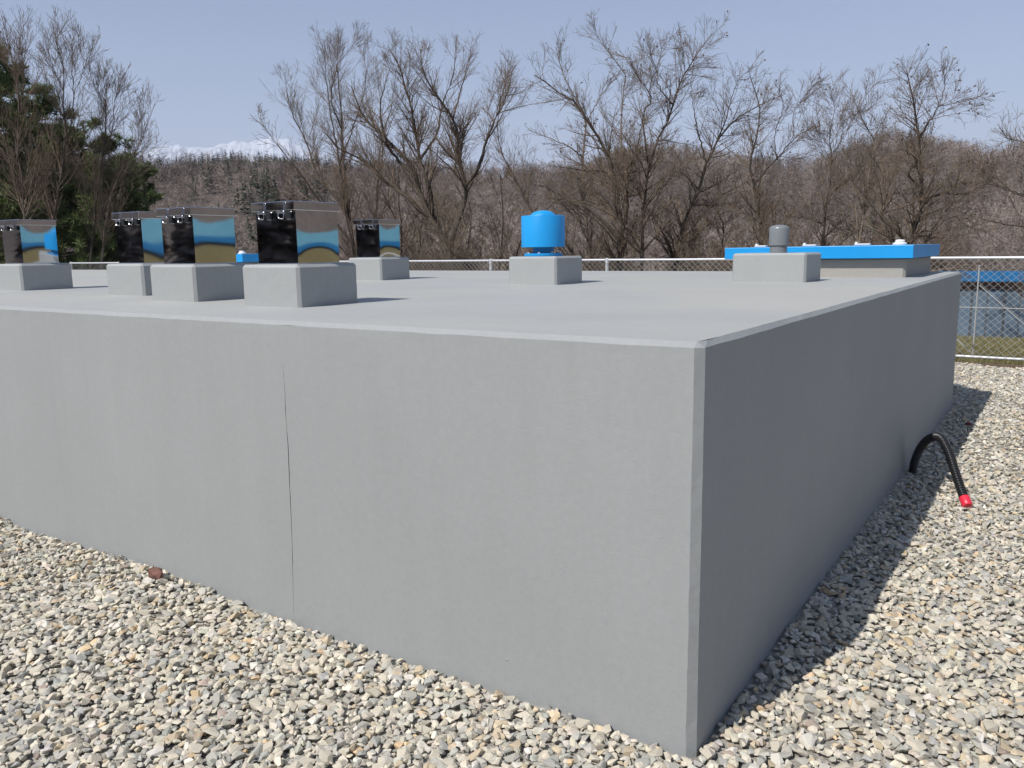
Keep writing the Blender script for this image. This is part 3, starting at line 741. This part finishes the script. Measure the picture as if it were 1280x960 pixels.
rf = mesh_bm('roof', bm, M['eave'], lb)
for k in range(18): box('standing_seam', (-8.5+k*1.02, -0.275, EZ-0.355), (-8.46+k*1.02, -0.252, EZ+0.012), M['eave'], rf)
for k in range(17):
    x = -7.9+k*0.99
    w_ = box('window', (x, 0.06, EZ-2.75), (x+0.985, 0.115, EZ-0.63), M['frame'], lb)
    box('pane', (x+0.05, 0.045, EZ-2.70), (x+0.44, 0.058, EZ-0.67), gm, w_); box('pane', (x+0.49, 0.045, EZ-2.70), (x+0.95, 0.058, EZ-0.67), gm, w_)

# hall with a teal roof off to the right: it shows in the steel panels
hall = empty('teal_roofed_hall', (29.0, 27.0, 1.0), math.radians(-47)); tag(hall, 'long hall with teal sheet metal roof and blue eaves, mirrored in the steel hatches', 'building')
box('wall', (-15, 0.5, -0.5), (15, 8.5, 0.72), M['brownwall'], hall)
def hall_roof():
    bm = bmesh.new(); pr = [(-0.4, 0.6), (4.5, 1.75), (9.4, 0.6), (9.4, 0.75), (4.5, 1.9), (-0.4, 0.75)]
    a = [bm.verts.new((-16, y, z)) for y, z in pr]; b = [bm.verts.new((16, y, z)) for y, z in pr]
    for k in range(6): bm.faces.new((a[k], a[(k+1) % 6], b[(k+1) % 6], b[k]))
    bm.faces.new(a[::-1]); bm.faces.new(b); return bm
rf = mesh_bm('roof', hall_roof(), M['teal'], hall)
box('eave', (-16, -0.55, 0.42), (16, -0.42, 0.8), M['eave'], hall)

# ------------------------------------------------------------------ trees
def bark(name, a, b, scale=3.0):
    mt, nt, p = newmat(name); v = coords(nt, (1, 1, 0.4)); n = noise(nt, scale, 5, 0.7, v)
    r = ramp(nt, [(0.3, a), (0.72, b)]); nt.links.new(n.outputs[0], r.inputs[0]); nt.links.new(r.outputs[0], p.inputs['Base Color'])
    n2 = noise(nt, scale*8, 4, 0.7, v); bb = bump(nt, p, n2.outputs[0], 0.6, 0.02); nt.links.new(bb.outputs[0], p.inputs['Normal'])
    p.inputs['Roughness'].default_value = 0.95; p.inputs['Specular IOR Level'].default_value = 0.1; return mt
M['bark'] = bark('grey_brown_bark', (0.050, 0.041, 0.033), (0.135, 0.110, 0.088))
M['bark_pale'] = bark('pale_bark', (0.13, 0.105, 0.08), (0.27, 0.225, 0.175))
M['twig'] = bark('twig_bark', (0.125, 0.094, 0.070), (0.26, 0.200, 0.150), 0.8)
M['twig_pale'] = bark('pale_twig', (0.13, 0.10, 0.075), (0.24, 0.19, 0.145), 0.8)
M['leaf'] = simple('dead_leaf', (0.14, 0.095, 0.065), 0.8, 0, 0.4, 2)

def unit(v): return v/(np.linalg.norm(v, axis=-1, keepdims=True)+1e-9)

def spawn(P, Rd, m, t0, t1, ang, lenr, rr_, rg, lenbase=None, maxr=1.0):
    """children of branches P (K,n,3): start, dir, length, radius"""
    K, n, _ = P.shape
    blen = np.linalg.norm(np.diff(P, axis=1), axis=2).sum(1)
    t = np.sort(rg.uniform(t0, t1, (K, m)), 1)*(n-1); i0 = np.clip(t.astype(int), 0, n-2); fr = (t-i0)[..., None]
    kk = np.arange(K)[:, None]
    s = P[kk, i0]*(1-fr)+P[kk, i0+1]*fr; tg = unit(P[kk, i0+1]-P[kk, i0]); r = Rd[kk, i0]*(1-fr[..., 0])+Rd[kk, i0+1]*fr[..., 0]
    rn = unit(rg.normal(size=s.shape)); perp = unit(rn-(rn*tg).sum(-1, keepdims=True)*tg)
    a = rg.uniform(*ang, (K, m))[..., None]
    d = unit(tg*np.cos(a)+perp*np.sin(a))
    ln = (blen[:, None] if lenbase is None else lenbase)*rg.uniform(*lenr, (K, m))*(1.15-0.6*(t/(n-1)))
    return s.reshape(-1, 3), d.reshape(-1, 3), ln.ravel(), np.minimum(r*rr_, maxr).ravel()

def spawn_len(P, Rd, N, t0, ang, lenr, rr_, rg, maxr, lo=2.2, hi=4.6):
    """children spread over the limbs by length"""
    K, n, _ = P.shape; blen = np.linalg.norm(np.diff(P, axis=1), axis=2).sum(1)
    k = rg.choice(K, N, p=blen/blen.sum()); t = rg.uniform(t0, 1.0, N)*(n-1); i0 = np.clip(t.astype(int), 0, n-2); fr = (t-i0)[:, None]
    s = P[k, i0]*(1-fr)+P[k, i0+1]*fr; tg = unit(P[k, i0+1]-P[k, i0]); r = Rd[k, i0]*(1-fr[:, 0])+Rd[k, i0+1]*fr[:, 0]
    rn = unit(rg.normal(size=s.shape)); perp = unit(rn-(rn*tg).sum(-1, keepdims=True)*tg); a = rg.uniform(*ang, N)[:, None]
    d = unit(tg*np.cos(a)+perp*np.sin(a)+np.array([0, 0, 0.12])); ln = np.clip(blen[k], lo, hi)*rg.uniform(*lenr, N)*(1.2-0.85*t/(n-1))
    return s, d, ln, np.minimum(r*rr_, maxr)

def walk(s, d, ln, r0, n, wig, trop, rg, rtip=0.25, rmin=0.003):
    K = len(s); P = np.zeros((K, n, 3)); P[:, 0] = s; st = (ln/(n-1))[:, None]
    for k in range(1, n):
        d = unit(d+rg.normal(0, wig, (K, 3))+np.array([0, 0, trop])); P[:, k] = P[:, k-1]+d*st
    tt = np.linspace(0, 1, n); R = np.maximum(r0[:, None]*(1-tt*(1-rtip)), rmin)
    return P, R

def join_tubes(lst):
    VV = []; QQ = []; off = 0
    for P, R, s in lst:
        v, q = tubes(P, R, s); VV.append(v); QQ.append(q+off); off += len(v)
    return np.vstack(VV), np.vstack(QQ)

def bare_tree(label, limbs, depth, seed, r_base=0.12, dense=1.0, pale=False, trop=0.05, leaves=0, spread=1.0, group=None, wide=(0.35, 0.95)):
    """limbs: traced pixel polylines (the first holds the stem); each later limb may start on an earlier one"""
    rg = np.random.default_rng(seed)
    P = []; R = []
    for k, lb_ in enumerate(limbs):
        n = len(lb_)
        drift = np.cumsum(rg.normal(0, 0.28*spread, n)) if k else np.cumsum(rg.normal(0, 0.1, n))
        pt = np.array([px_dist(x, y, depth+drift[q]) for q, (x, y) in enumerate(lb_)])
        if k:                                   # start on the closest point of what is there already
            allp = np.concatenate(P); in_ = int(np.argmin(np.linalg.norm((allp-CAM)/((allp-CAM)@CF)[:, None]-(pt[0]-CAM)/((pt[0]-CAM)@CF), axis=1))); near = allp[in_]; rmax = 1.0
            scr = np.linalg.norm((near-CAM)/((near-CAM)@CF)-(pt[0]-CAM)/((pt[0]-CAM)@CF))*FPX
            if scr < 14:
                rmax = 0.92*np.concatenate(R)[in_]
                pt = pt+(near-pt[0])*np.linspace(1, 0.6, n)[:, None]*np.array([[1, 1, 1]]); pt[0] = near
            else:                               # another stem: run it down to the ground
                g = pt[0].copy(); g[:2] += (CAM[:2]-g[:2])*0; g[2] = terrain_z(g[0], g[1])-0.2
                pt = np.vstack([g[None], pt])
        else:
            g = pt[0].copy(); g[2] = terrain_z(g[0], g[1])-0.2; pt = np.vstack([g[None], pt]); base = g
        p = resample(pt, 22); L_ = np.linalg.norm(np.diff(p, axis=0), axis=1).sum()
        jit = rg.normal(0, 0.014, p.shape); jit[0] = 0; p = p+jit
        rb_ = 0.95*r_base if k == 0 else min(0.95*r_base*rg.uniform(0.6, 0.85), rmax); P.append(p); R.append(np.maximum(rb_*(1-0.9*np.linspace(0, 1, 22)**0.85), 0.007))
    P0 = np.array(P); R0 = np.array(R)
    tl = lambda Q: np.linalg.norm(np.diff(Q, axis=1), axis=2).sum()
    P1, R1 = walk(*spawn_len(P0, R0, int(24*dense*len(P0)), 0.28, wide, (0.22, 0.62), 0.55, rg, 0.030, 2.4, 4.4), 8, 0.08, trop, rg, 0.2, 0.005)
    P2, R2 = walk(*spawn_len(P1, R1, int(6.2*tl(P1)), 0.1, (0.35, 0.9), (0.3, 0.75), 0.5, rg, 0.010, 0.7, 1.5), 4, 0.10, trop, rg, 0.4, 0.0036)
    P3, R3 = walk(*spawn_len(P2, R2, int(6.6*tl(P2)), 0.1, (0.35, 0.95), (0.35, 0.8), 0.6, rg, 0.005, 0.4, 0.75), 3, 0.10, trop, rg, 0.5, 0.0030)
    P3b, R3b = walk(*spawn_len(P0, R0, int(12*dense*len(P0)), 0.3, (0.3, 0.9), (0.06, 0.18), 0.3, rg, 0.010), 5, 0.12, trop, rg, 0.5, 0.0036)
    t = empty('bare_tree', base); tag(t, label, 'tree', group or 'bare trees beyond the fence')
    v, q = join_tubes([(P0, R0, 8)]); mesh_np('trunk', v-base, [q], M['bark_pale' if pale else 'bark'], t, smooth=True)
    v, q = join_tubes([(P1, R1, 4), (P2, R2, 3), (P3, R3, 3), (P3b, R3b, 3)]); mesh_np('crown', v-base, [q], M['twig_pale' if pale else 'twig'], t, smooth=True)
    if leaves:
        tips = P3[:, -1]; tips = tips[rg.uniform(0, 1, len(tips)) < leaves]; n = len(tips)
        a = unit(rg.normal(size=(n, 3)))*0.045; b = unit(np.cross(a, rg.normal(size=(n, 3))))*0.028
        vv = np.stack([tips-a, tips-b*0.9, tips+a, tips+b], 1).reshape(-1, 3)-base
        tag(mesh_np('dead_leaves', vv, [np.arange(n*4).reshape(-1, 4)], M['leaf'], t), kind='stuff')
    return t

def tr(ox, oy, s, *pls): return [[(ox+x/s, oy+y/s) for x, y in pl] for pl in pls]
zA = lambda *p: tr(320, 30, 3.2, *p); zC = lambda *p: tr(620, 20, 3.097, *p); zG = lambda *p: tr(920, 60, 3.556, *p); zL = lambda *p: tr(0, 0, 3.69, *p)
bare_tree('wide bare tree with low fork and long left limbs, right of the steel hatch boxes',
    zA([(775,940),(730,830),(680,740),(640,620),(590,530),(500,440),(430,370),(380,250)], [(740,850),(700,740),(690,650),(650,540),(630,400),(600,270),(560,150),(530,100)],
       [(720,820),(600,700),(520,640),(420,550),(340,510),(260,430)], [(800,930),(810,820),(850,700),(860,640),(830,500),(820,380),(760,290),(690,180),(675,80)],
       [(855,650),(900,590),(930,490),(960,400),(1010,300),(1030,200)], [(820,390),(850,260),(880,110)], [(640,620),(560,540),(520,470),(500,330),(540,170)], [(650,540),(720,440),(740,330),(790,190),(800,60)]),
    27.0, 11, 0.18, 1.2, trop=0.06, wide=(0.4, 1.05))
bare_tree('tall slender many stemmed bare tree rising behind the single rear hatch box',
    zA([(395,940),(370,740),(350,560),(340,380),(325,160)], [(380,820),(330,720),(250,620),(200,480),(140,350),(115,200)], [(365,700),(330,560),(315,450),(290,330),(270,90)],
       [(480,760),(500,560),(510,450),(540,330),(560,180)], [(350,560),(400,420),(450,250),(440,90)], [(340,420),(300,300),(330,160),(420,60)]),
    31.0, 12, 0.115, 1.3, trop=0.08)
bare_tree('dark bare tree with two tall forked stems behind the blue ventilator',
    zC([(480,960),(475,860),(485,800),(460,700),(450,600),(420,520),(370,430),(320,350),(270,310),(150,230)], [(478,880),(500,820),(510,730),(510,640),(550,510),(565,430)],
       [(562,950),(570,760),(590,600),(610,520),(660,420),(690,330),(720,250),(770,160),(835,70)], [(592,570),(580,470),(570,370),(600,290),(540,200),(510,130)],
       [(690,330),(640,270),(620,190),(560,110)], [(460,860),(380,770),(300,720),(200,670),(150,650)], [(600,280),(625,200),(660,120),(690,60)], [(485,820),(440,620),(350,600),(210,580)]),
    24.0, 13, 0.13, 1.25, leaves=0.05, trop=0.03, wide=(0.5, 1.25))
bare_tree('pale trunked bare tree standing straight behind the blue ventilator',
    zC([(365,960),(345,780),(338,640),(336,520),(345,390),(270,250),(230,120)], [(340,560),(290,520),(200,480),(150,460)], [(345,400),(400,300),(480,200)], [(500,900),(495,700),(485,500),(490,330),(500,230),(440,150),(380,60)], [(488,480),(420,390),(380,330)]),
    30.0, 14, 0.11, 1.1, pale=True, leaves=0.04, wide=(0.45, 1.15))
bare_tree('bare tree leaning right over the grey vent pipe',
    zC([(700,960),(730,800),(790,660),(820,560),(880,450),(960,380),(1050,330)], [(760,830),(800,780),(880,690),(960,650),(1050,590)], [(815,570),(790,470),(770,380),(755,290)], [(850,510),(900,380),(940,250),(1000,190)], [(690,940),(640,820),(560,700)], [(880,860),(860,770),(900,690)]),
    26.0, 15, 0.12, 1.25, leaves=0.05, trop=0.03, wide=(0.5, 1.25))
bare_tree('bare tree whose dark limb slants left above the blue ventilator',
    [[(722,332),(690,290),(665,265),(645,225),(622,175),(626,120)], [(668,268),(700,245),(760,255)], [(624,180),(610,140),(640,90)]], 29.0, 16, 0.085, 1.0)
bare_tree('twisting bare tree left of the grey vent pipe cap',
    zG([(118,900),(112,780),(95,700),(80,600),(60,500),(95,380),(105,250),(60,130)], [(82,600),(180,490),(260,400),(350,340)], [(175,780),(180,700),(235,630)], [(180,495),(170,380),(210,260),(170,150)], [(260,400),(250,300),(320,190),(390,130)]),
    25.0, 17, 0.11, 1.25, leaves=0.06, trop=0.03, wide=(0.5, 1.25))
bare_tree('bare tree with a bent trunk above the middle of the blue hatch',
    zG([(390,900),(395,780),(400,690),(430,640),(500,590),(570,520),(620,480)], [(408,680),(420,560),(420,470),(415,380),(440,280),(415,180)], [(420,470),(500,350),(530,290),(600,170),(640,140)], [(415,380),(370,330),(350,260)], [(400,760),(340,740),(220,730)]),
    28.0, 18, 0.11, 1.3, leaves=0.06, trop=0.03, wide=(0.5, 1.25))
bare_tree('pale twin stemmed bare tree behind the blue hatch lid',
    zG([(545,900),(565,760),(580,640),(600,500),(620,420),(570,340),(545,290)], [(510,890),(490,800),(440,760),(310,740)], [(585,900),(575,740),(560,600),(600,540),(700,490),(780,500)], [(615,430),(660,360),(720,300)]),
    27.0, 19, 0.10, 1.1, pale=True, leaves=0.05, wide=(0.5, 1.2))
bare_tree('broad bare tree with heavy low limbs behind the right end of blue hatch',
    zG([(765,900),(800,790),(825,700),(820,560),(815,450),(800,330),(790,240),(760,110)], [(815,410),(880,300),(930,180),(920,80)], [(818,620),(760,560),(800,500),(740,450),(670,380)], [(825,720),(900,670),(1030,660),(1140,600)], [(840,900),(900,780),(950,700),(1000,670)],
       [(760,880),(700,810),(640,760),(670,700),(650,600),(640,550),(590,480)], [(900,270),(980,250),(1090,220)], [(860,860),(960,770),(1040,810),(1130,835)], [(1000,670),(1100,610),(1190,620)]),
    23.0, 20, 0.13, 1.3, leaves=0.08, trop=0.02, wide=(0.5, 1.25))
bare_tree('bare tree with brown leaves reaching in at the right frame edge',
    [[(1320,330),(1310,270),(1300,220),(1285,180),(1265,178),(1248,160)], [(1308,260),(1270,250),(1225,215),(1200,205)], [(1312,280),(1260,275),(1200,262)], [(1305,240),(1250,225),(1220,190)]], 25.0, 22, 0.09, 1.1, leaves=0.06, trop=0.02)
# slim trees at the left
bare_tree('thin bare tree at the left frame edge in front of the pines',
    zL([(112,1230),(110,950),(85,700),(90,500),(70,330),(30,170),(5,70)], [(105,900),(60,780),(20,620),(-20,540)], [(88,520),(110,380),(100,230),(105,110)], [(75,350),(30,300),(0,180)]), 24.0, 31, 0.06, 0.8, trop=0.12)
bare_tree('thin tall bare tree with two upright stems, third from the left edge',
    zL([(250,1230),(255,950),(285,800),(300,600),(290,420),(290,300),(240,110)], [(305,690),(340,560),(345,420),(330,160)], [(290,420),(250,330),(215,220)], [(345,430),(390,300),(360,150)], [(258,940),(235,830),(250,790)]), 25.0, 32, 0.06, 0.8, trop=0.12)
bare_tree('thin bare tree right of the tall twin stemmed one at left',
    zL([(420,1230),(440,950),(470,750),(485,600),(490,400),(480,320)], [(482,640),(515,600),(530,450),(570,330)], [(487,500),(450,400),(440,340)], [(515,610),(590,520),(615,460)]), 26.0, 33, 0.055, 0.8, trop=0.10)
bare_tree('thin bare tree leaning right before the snowy mountains',
    zL([(470,1230),(500,960),(560,780),(640,680),(690,540),(715,480)], [(560,785),(600,800),(660,690),(700,620)], [(640,680),(650,580),(640,510)]), 26.0, 34, 0.05, 0.7, pale=True, trop=0.10)

# generic bare trees: a few shapes, copied through the thicket and up the slope
def generic_tree(seed, h, pale):
    rg = np.random.default_rng(seed)
    k = 4; s = np.zeros((k, 3)); s[:, :2] = rg.normal(0, 0.12, (k, 2)); d = unit(np.c_[rg.normal(0, 0.32, (k, 2)), np.ones(k)])
    P0, R0 = walk(s, d, h*rg.uniform(0.7, 1.0, k), np.full(k, h*0.0085), 14, 0.10, 0.05, rg, 0.15, 0.006)
    P1, R1 = walk(*spawn(P0, R0, 13, 0.12, 1, (0.35, 0.9), (0.2, 0.45), 0.5, rg, maxr=0.035), 8, 0.10, 0.05, rg, 0.3, 0.006)
    P2, R2 = walk(*spawn(P1, R1, 8, 0.15, 1, (0.35, 0.85), (0.3, 0.6), 0.5, rg, maxr=0.016), 5, 0.12, 0.05, rg, 0.4, 0.005)
    P3, R3 = walk(*spawn(P2, R2, 5, 0.15, 1, (0.35, 0.9), (0.35, 0.7), 0.6, rg, maxr=0.008), 3, 0.14, 0.04, rg, 0.5, 0.0045)
    a = join_tubes([(P0, R0, 6)]); b = join_tubes([(P1, R1, 4), (P2, R2, 3), (P3, R3, 3)])
    mats = (M['bark_pale' if pale else 'bark'], M['twig_pale' if pale else 'twig'])
    out_ = []
    for nm, (v, q), mt in (('trunk', a, mats[0]), ('crown', b, mats[1])):
        o = mesh_np(nm, v, [q], mt, smooth=True); out_.append(o.data); bpy.data.objects.remove(o)
    return out_
GEN = [generic_tree(200+k, hh, pl_) for k, (hh, pl_) in enumerate(((7.5, False), (6.5, False), (8.5, False), (5.0, False), (4.0, True)))]
def put_tree(kind, x, y, rz, s, label, group):
    t = empty('bare_tree', (x, y, float(terrain_z(np.array(x), np.array(y)))-0.1), rz); t.scale = (s, s, s*random.uniform(0.9, 1.1)); tag(t, label, 'tree', group)
    for nm, me in zip(('trunk', 'crown'), GEN[kind]): link(bpy.data.objects.new(nm, me), t)
rg = np.random.default_rng(77)
cnt = 0
while cnt < 80:
    az = rg.uniform(-1.2, 0.06); dep = 30*(115/30)**rg.uniform(0, 1)
    x, y = CAM[0]+dep*math.sin(az), CAM[1]+dep*math.cos(az)
    if -7.5 < x < 13 and 28 < y < 40: continue
    if az > -0.17 and dep < 60: continue
    kk = int(rg.integers(0, 5)); s = rg.uniform(0.75, 1.05)
    near = dep < 48
    tall = near and -0.80 < az < -0.03
    if tall and rg.uniform() < 0.35: continue
    if near and az < -0.93 and rg.uniform() < 0.75: continue
    if tall: kk = int(rg.choice([0, 1, 2]))
    put_tree(kk, x, y, rg.uniform(0, 6.28), (rg.uniform(0.8, 1.08) if tall else s*0.8) if near else s, 'bare tree in the thicket right behind the fence trees' if near else 'bare tree low on the wooded slope behind the thicket',
             'thicket trees' if near else 'slope trees'); cnt += 1
cnt = 0
while cnt < 26:                   # low scrub along the foot of the bank
    az = rg.uniform(-1.15, -0.12); dep = rg.uniform(19, 30); x, y = CAM[0]+dep*math.sin(az), CAM[1]+dep*math.cos(az)
    if y < 13.5 or (az < -0.9 and rg.uniform() < 0.6) or (x > -8 and y > 27.5): continue
    put_tree(int(rg.choice([3, 4])), x, y, rg.uniform(0, 6.28), rg.uniform(0.45, 0.85), 'low bare shrub growing on the bank just beyond the fence', 'bank shrubs'); cnt += 1

# pines
M['needle'] = attr_mat('pine_needles', 'tone', 0.7, 1.2, 0.3)
def pine(label, base_px, dep, top_py, width, seed, tufts, layers, low=0.2):
    rg = np.random.default_rng(seed); p0 = px_dist(base_px, 330, dep); gz_ = float(terrain_z(p0[0], p0[1])); base = np.array([p0[0], p0[1], gz_-0.1])
    top = px_dist(base_px, top_py, dep)[2]; h = top-base[2]
    tr_ = np.array([[0, 0, 0], [0.05*h*rg.normal(0, .4), 0, h*0.4], [0.06*h*rg.normal(0, .5), 0.1, h*0.75], [0.05, 0, h]]); P0 = resample(tr_, 18)[None]; R0 = (0.022*h*(1-0.9*np.linspace(0, 1, 18)))[None]
    n = layers; t = np.sort(low+(0.97-low)*rg.uniform(0, 1, n)); i0 = np.clip((t*17).astype(int), 0, 16); s = P0[0, i0]+(P0[0, i0+1]-P0[0, i0])*((t*17)-i0)[:, None]
    a = rg.uniform(0, 2*np.pi, n); d = unit(np.stack([np.cos(a), np.sin(a), rg.uniform(-0.05, 0.3, n)], 1))
    ln = width*0.5*np.clip((1.08-t)**0.6, 0.2, 1)*rg.uniform(0.55, 1.1, n)
    P1, R1 = walk(s, d, ln, np.full(n, 0.03), 9, 0.12, 0.05, rg, 0.3, 0.008)
    P2, R2 = walk(*spawn(P1, R1, 7, 0.3, 1, (0.4, 1.0), (0.2, 0.4), 0.6, rg), 5, 0.15, 0.08, rg, 0.4, 0.006)
    v, q = join_tubes([(P0, R0, 8)]); T = empty('pine_tree', base); tag(T, label, 'pine tree')
    mesh_np('trunk', v, [q], M['bark'], T, smooth=True); v, q = join_tubes([(P1, R1, 4), (P2, R2, 3)]); mesh_np('branches', v, [q], M['bark'], T)
    # needle tufts on the outer branch ends
    c_ = np.concatenate([P2[:, 2:].reshape(-1, 3), P1[:, 5:].reshape(-1, 3)]); c_ = c_[rg.choice(len(c_), min(tufts, len(c_)), replace=False)]+rg.normal(0, 0.05, (min(tufts, len(c_)), 3))
    nt_ = len(c_); nn_ = 22
    dn = unit(rg.normal(size=(nt_, nn_, 3))+np.array([0, 0, 0.7])); ll = rg.uniform(0.14, 0.30, (nt_, nn_, 1)); sd = unit(np.cross(dn, rg.normal(size=dn.shape)))*0.014
    b = c_[:, None, :]+dn*0.02; vv = np.stack([b-sd, b+sd, b+dn*ll], 2).reshape(-1, 3)
    tone = np.array([0.115, 0.155, 0.058])*rg.uniform(0.55, 1.5, (nt_, 1, 1))*np.ones((1, nn_*3, 1))+np.array([0.02, 0.01, 0.0])*rg.uniform(0, 1, (nt_, 1, 1))
    mesh_np('crown', vv, [np.arange(len(vv)).reshape(-1, 3)], M['needle'], T, attrs={'tone': tone.reshape(-1, 3)})
pine('tall dark green pine cut by the left frame edge', -12, 28.0, 70, 7.2, 41, 5200, 100, 0.2)
pine('dark green pine behind the thin bare trees at left', 50, 31.0, 105, 7.4, 42, 5200, 100, 0.15)
pine('low wide pine between the thin bare trees and steel boxes', 112, 30.0, 160, 6.6, 43, 4200, 80, 0.1)
pine('small light green pine below the snowy mountains', 186, 36.0, 206, 3.8, 44, 1000, 30, 0.3)
pine('low spreading pine left of the steel boxes, beside the leaning bare tree', 146, 33.0, 212, 6.0, 46, 2600, 60, 0.1)
pine('small dark pine low on the bank at left', 20, 34.0, 205, 5.0, 45, 1000, 30, 0.1)

# ------------------------------------------------------------------ wood on the hills
def hill_wood():
    rg = np.random.default_rng(99); VV = []; FF = []; CC = []; off = 0
    n = 14500
    az = rg.uniform(-1.3, 0.1, n); az[:900] = rg.uniform(0.1, 1.5, 900); r = rg.uniform(95, 470, n)
    x = CAM[0]+r*np.sin(az); y = CAM[1]+r*np.cos(az); z = terrain_z(x, y)
    con_p = np.where(az < -0.85, 0.07, 0.003)+np.where(az < -0.8, 0.3, 0.0)*(vnoise(x*0.012, y*0.012, 4) > 0.45)+0.6*((r > 385) & (vnoise(x*0.02, y*0.02, 8) > -0.1))
    con_p = np.where((az > -0.98) & (az < -0.76) & (r > 330), 0.55, con_p)
    con = rg.uniform(0, 1, n) < con_p
    h = np.where(con, rg.uniform(5, 9.5, n), rg.uniform(4.0, 8.5, n))
    base = np.stack([x, y, z-0.2], 1)
    # bare: stem and many thin tapering branches
    bi = np.nonzero(~con)[0]; m_ = 48; nb = len(bi)
    t = rg.uniform(0.2, 0.9, (nb, m_, 1)); d = unit(rg.normal(size=(nb, m_, 3))+np.array([0, 0, 0.75]))
    rr0 = np.sqrt(rg.uniform(0, 1, (nb, m_, 1)))*h[bi][:, None, None]*0.26*np.sqrt(np.clip(1-((t-0.55)/0.5)**2, 0.05, 1)); a = rg.uniform(0, 2*np.pi, (nb, m_, 1))
    s = base[bi][:, None, :]+np.concatenate([np.cos(a)*rr0, np.sin(a)*rr0, t*h[bi][:, None, None]], -1)
    ln = h[bi][:, None, None]*rg.uniform(0.10, 0.28, (nb, m_, 1)); e = s+d*ln; s = s-d*ln*0.5
    side = unit(np.cross(d, rg.normal(size=d.shape)))*rg.uniform(0.03, 0.09, (nb, m_, 1))*(0.2+0.8*np.clip(r[bi]/330, 0, 1))[:, None, None]
    v = np.stack([s-side, s+side, e], 2).reshape(-1, 3); tone = np.array([[0.215, 0.176, 0.152]])*rg.uniform(0.4, 1.6, (nb, 1))*(1+0.3*fbm(x[bi]*0.02, y[bi]*0.02, 2, 77))[:, None]+np.array([[0.014, 0.008, 0.0]])*rg.uniform(-1, 1, (nb, 1))
    VV.append(v); FF.append(np.arange(len(v)).reshape(-1, 3)); CC.append(np.repeat(tone, m_*3, 0)); off += len(v)
    ts = 0.05; st = np.array([[-ts, -ts*.6, 0], [ts, -ts*.6, 0], [0, ts, 0]]); b3 = base[bi][:, None, :]+st; t3 = base[bi]+np.c_[np.zeros((nb, 2)), h[bi]*0.9]
    v = np.concatenate([b3, t3[:, None, :]], 1).reshape(-1, 3); k4 = (np.arange(nb)*4)[:, None, None]; f = (np.array([[0, 1, 3], [1, 2, 3], [2, 0, 3]])[None]+k4).reshape(-1, 3)+off
    VV.append(v); FF.append(f); CC.append(np.repeat(tone*0.9, 4, 0)); off += len(v)
    # conifers: ragged whorls of drooping triangles
    ci = np.nonzero(con)[0]; nc = len(ci); m_ = 70
    t = rg.uniform(0.08, 1.0, (nc, m_, 1)); a = rg.uniform(0, 2*np.pi, (nc, m_)); d = unit(np.stack([np.cos(a), np.sin(a), rg.uniform(-0.5, 0.1, (nc, m_))], -1))
    ln = h[ci][:, None, None]*0.24*(1.06-t)*rg.uniform(0.6, 1.2, (nc, m_, 1)); s = base[ci][:, None, :]+np.array([0, 0, 1.0])*t*h[ci][:, None, None]; e = s+d*ln
    sd = unit(np.cross(d, np.array([0, 0, 1.0])))*ln*0.42+np.array([0, 0, 0.1])
    v = np.stack([s+np.array([0, 0, 0.25]), e-sd, e+sd], 2).reshape(-1, 3); tone = np.array([[0.032, 0.048, 0.028]])*rg.uniform(0.7, 1.4, (nc, 1))
    VV.append(v); FF.append(np.arange(len(v)).reshape(-1, 3)+off); CC.append(np.repeat(tone, m_*3, 0)); off += len(v)
    tag(mesh_np('hillside_wood', np.vstack(VV), [np.vstack(FF)], attr_mat('wood_mass', 'tone', 0.95, 0.3, 0.15), attrs={'tone': np.vstack(CC)}),
        'leafless brown wood with dark conifers covering the far hills', 'wood', kind='stuff')
hill_wood()

def unseen_wood():          # unseen wood added behind the camera to give the steel fronts dark reflections
    rg = np.random.default_rng(55); n = 64; x = rg.uniform(-70, 60, n); y = rg.uniform(-46, -24, n); h = rg.uniform(8, 13, n); base = np.stack([x, y, np.full(n, -0.1)], 1); m_ = 260
    t = rg.uniform(0.03, 1.0, (n, m_, 1)); a = rg.uniform(0, 2*np.pi, (n, m_)); d = unit(np.stack([np.cos(a), np.sin(a), rg.uniform(-0.5, 0.1, (n, m_))], -1))
    ln = h[:, None, None]*0.28*(1.06-t)*rg.uniform(0.6, 1.2, (n, m_, 1)); s = base[:, None, :]+np.array([0, 0, 1.0])*t*h[:, None, None]; e = s+d*ln
    sd = unit(np.cross(d, np.array([0, 0, 1.0])))*ln*0.35
    v = np.stack([s+np.array([0, 0, 0.3]), e-sd, e+sd], 2).reshape(-1, 3); tone = np.array([[0.16, 0.13, 0.11]])*rg.uniform(0.5, 1.6, (n, 1))
    tag(mesh_np('added_unseen_wood', v, [np.arange(len(v)).reshape(-1, 3)], attr_mat('added_wood_mass', 'tone', 0.9, 0.5, 0.2), attrs={'tone': np.repeat(tone, m_*3, 0)}),
        'unseen wood added behind the camera to darken the reflections in the steel hatch fronts', 'wood', kind='stuff')
unseen_wood()

# ------------------------------------------------------------------ hazy air
hm = bpy.data.materials.new('hazy_air'); hm.use_nodes = True; hm.node_tree.nodes.clear()
pv = hm.node_tree.nodes.new('ShaderNodeVolumePrincipled'); ho_ = hm.node_tree.nodes.new('ShaderNodeOutputMaterial')
pv.inputs['Color'].default_value = (0.80, 0.86, 1.0, 1); pv.inputs['Density'].default_value = 9.5e-5; pv.inputs['Anisotropy'].default_value = 0.0
hm.node_tree.links.new(pv.outputs[0], ho_.inputs['Volume'])
haze = box('haze', (-19500, -19500, -220), (19500, 19500, 2350), hm); tag(haze, 'thin pale haze filling the air over the valley', 'haze', kind='stuff')
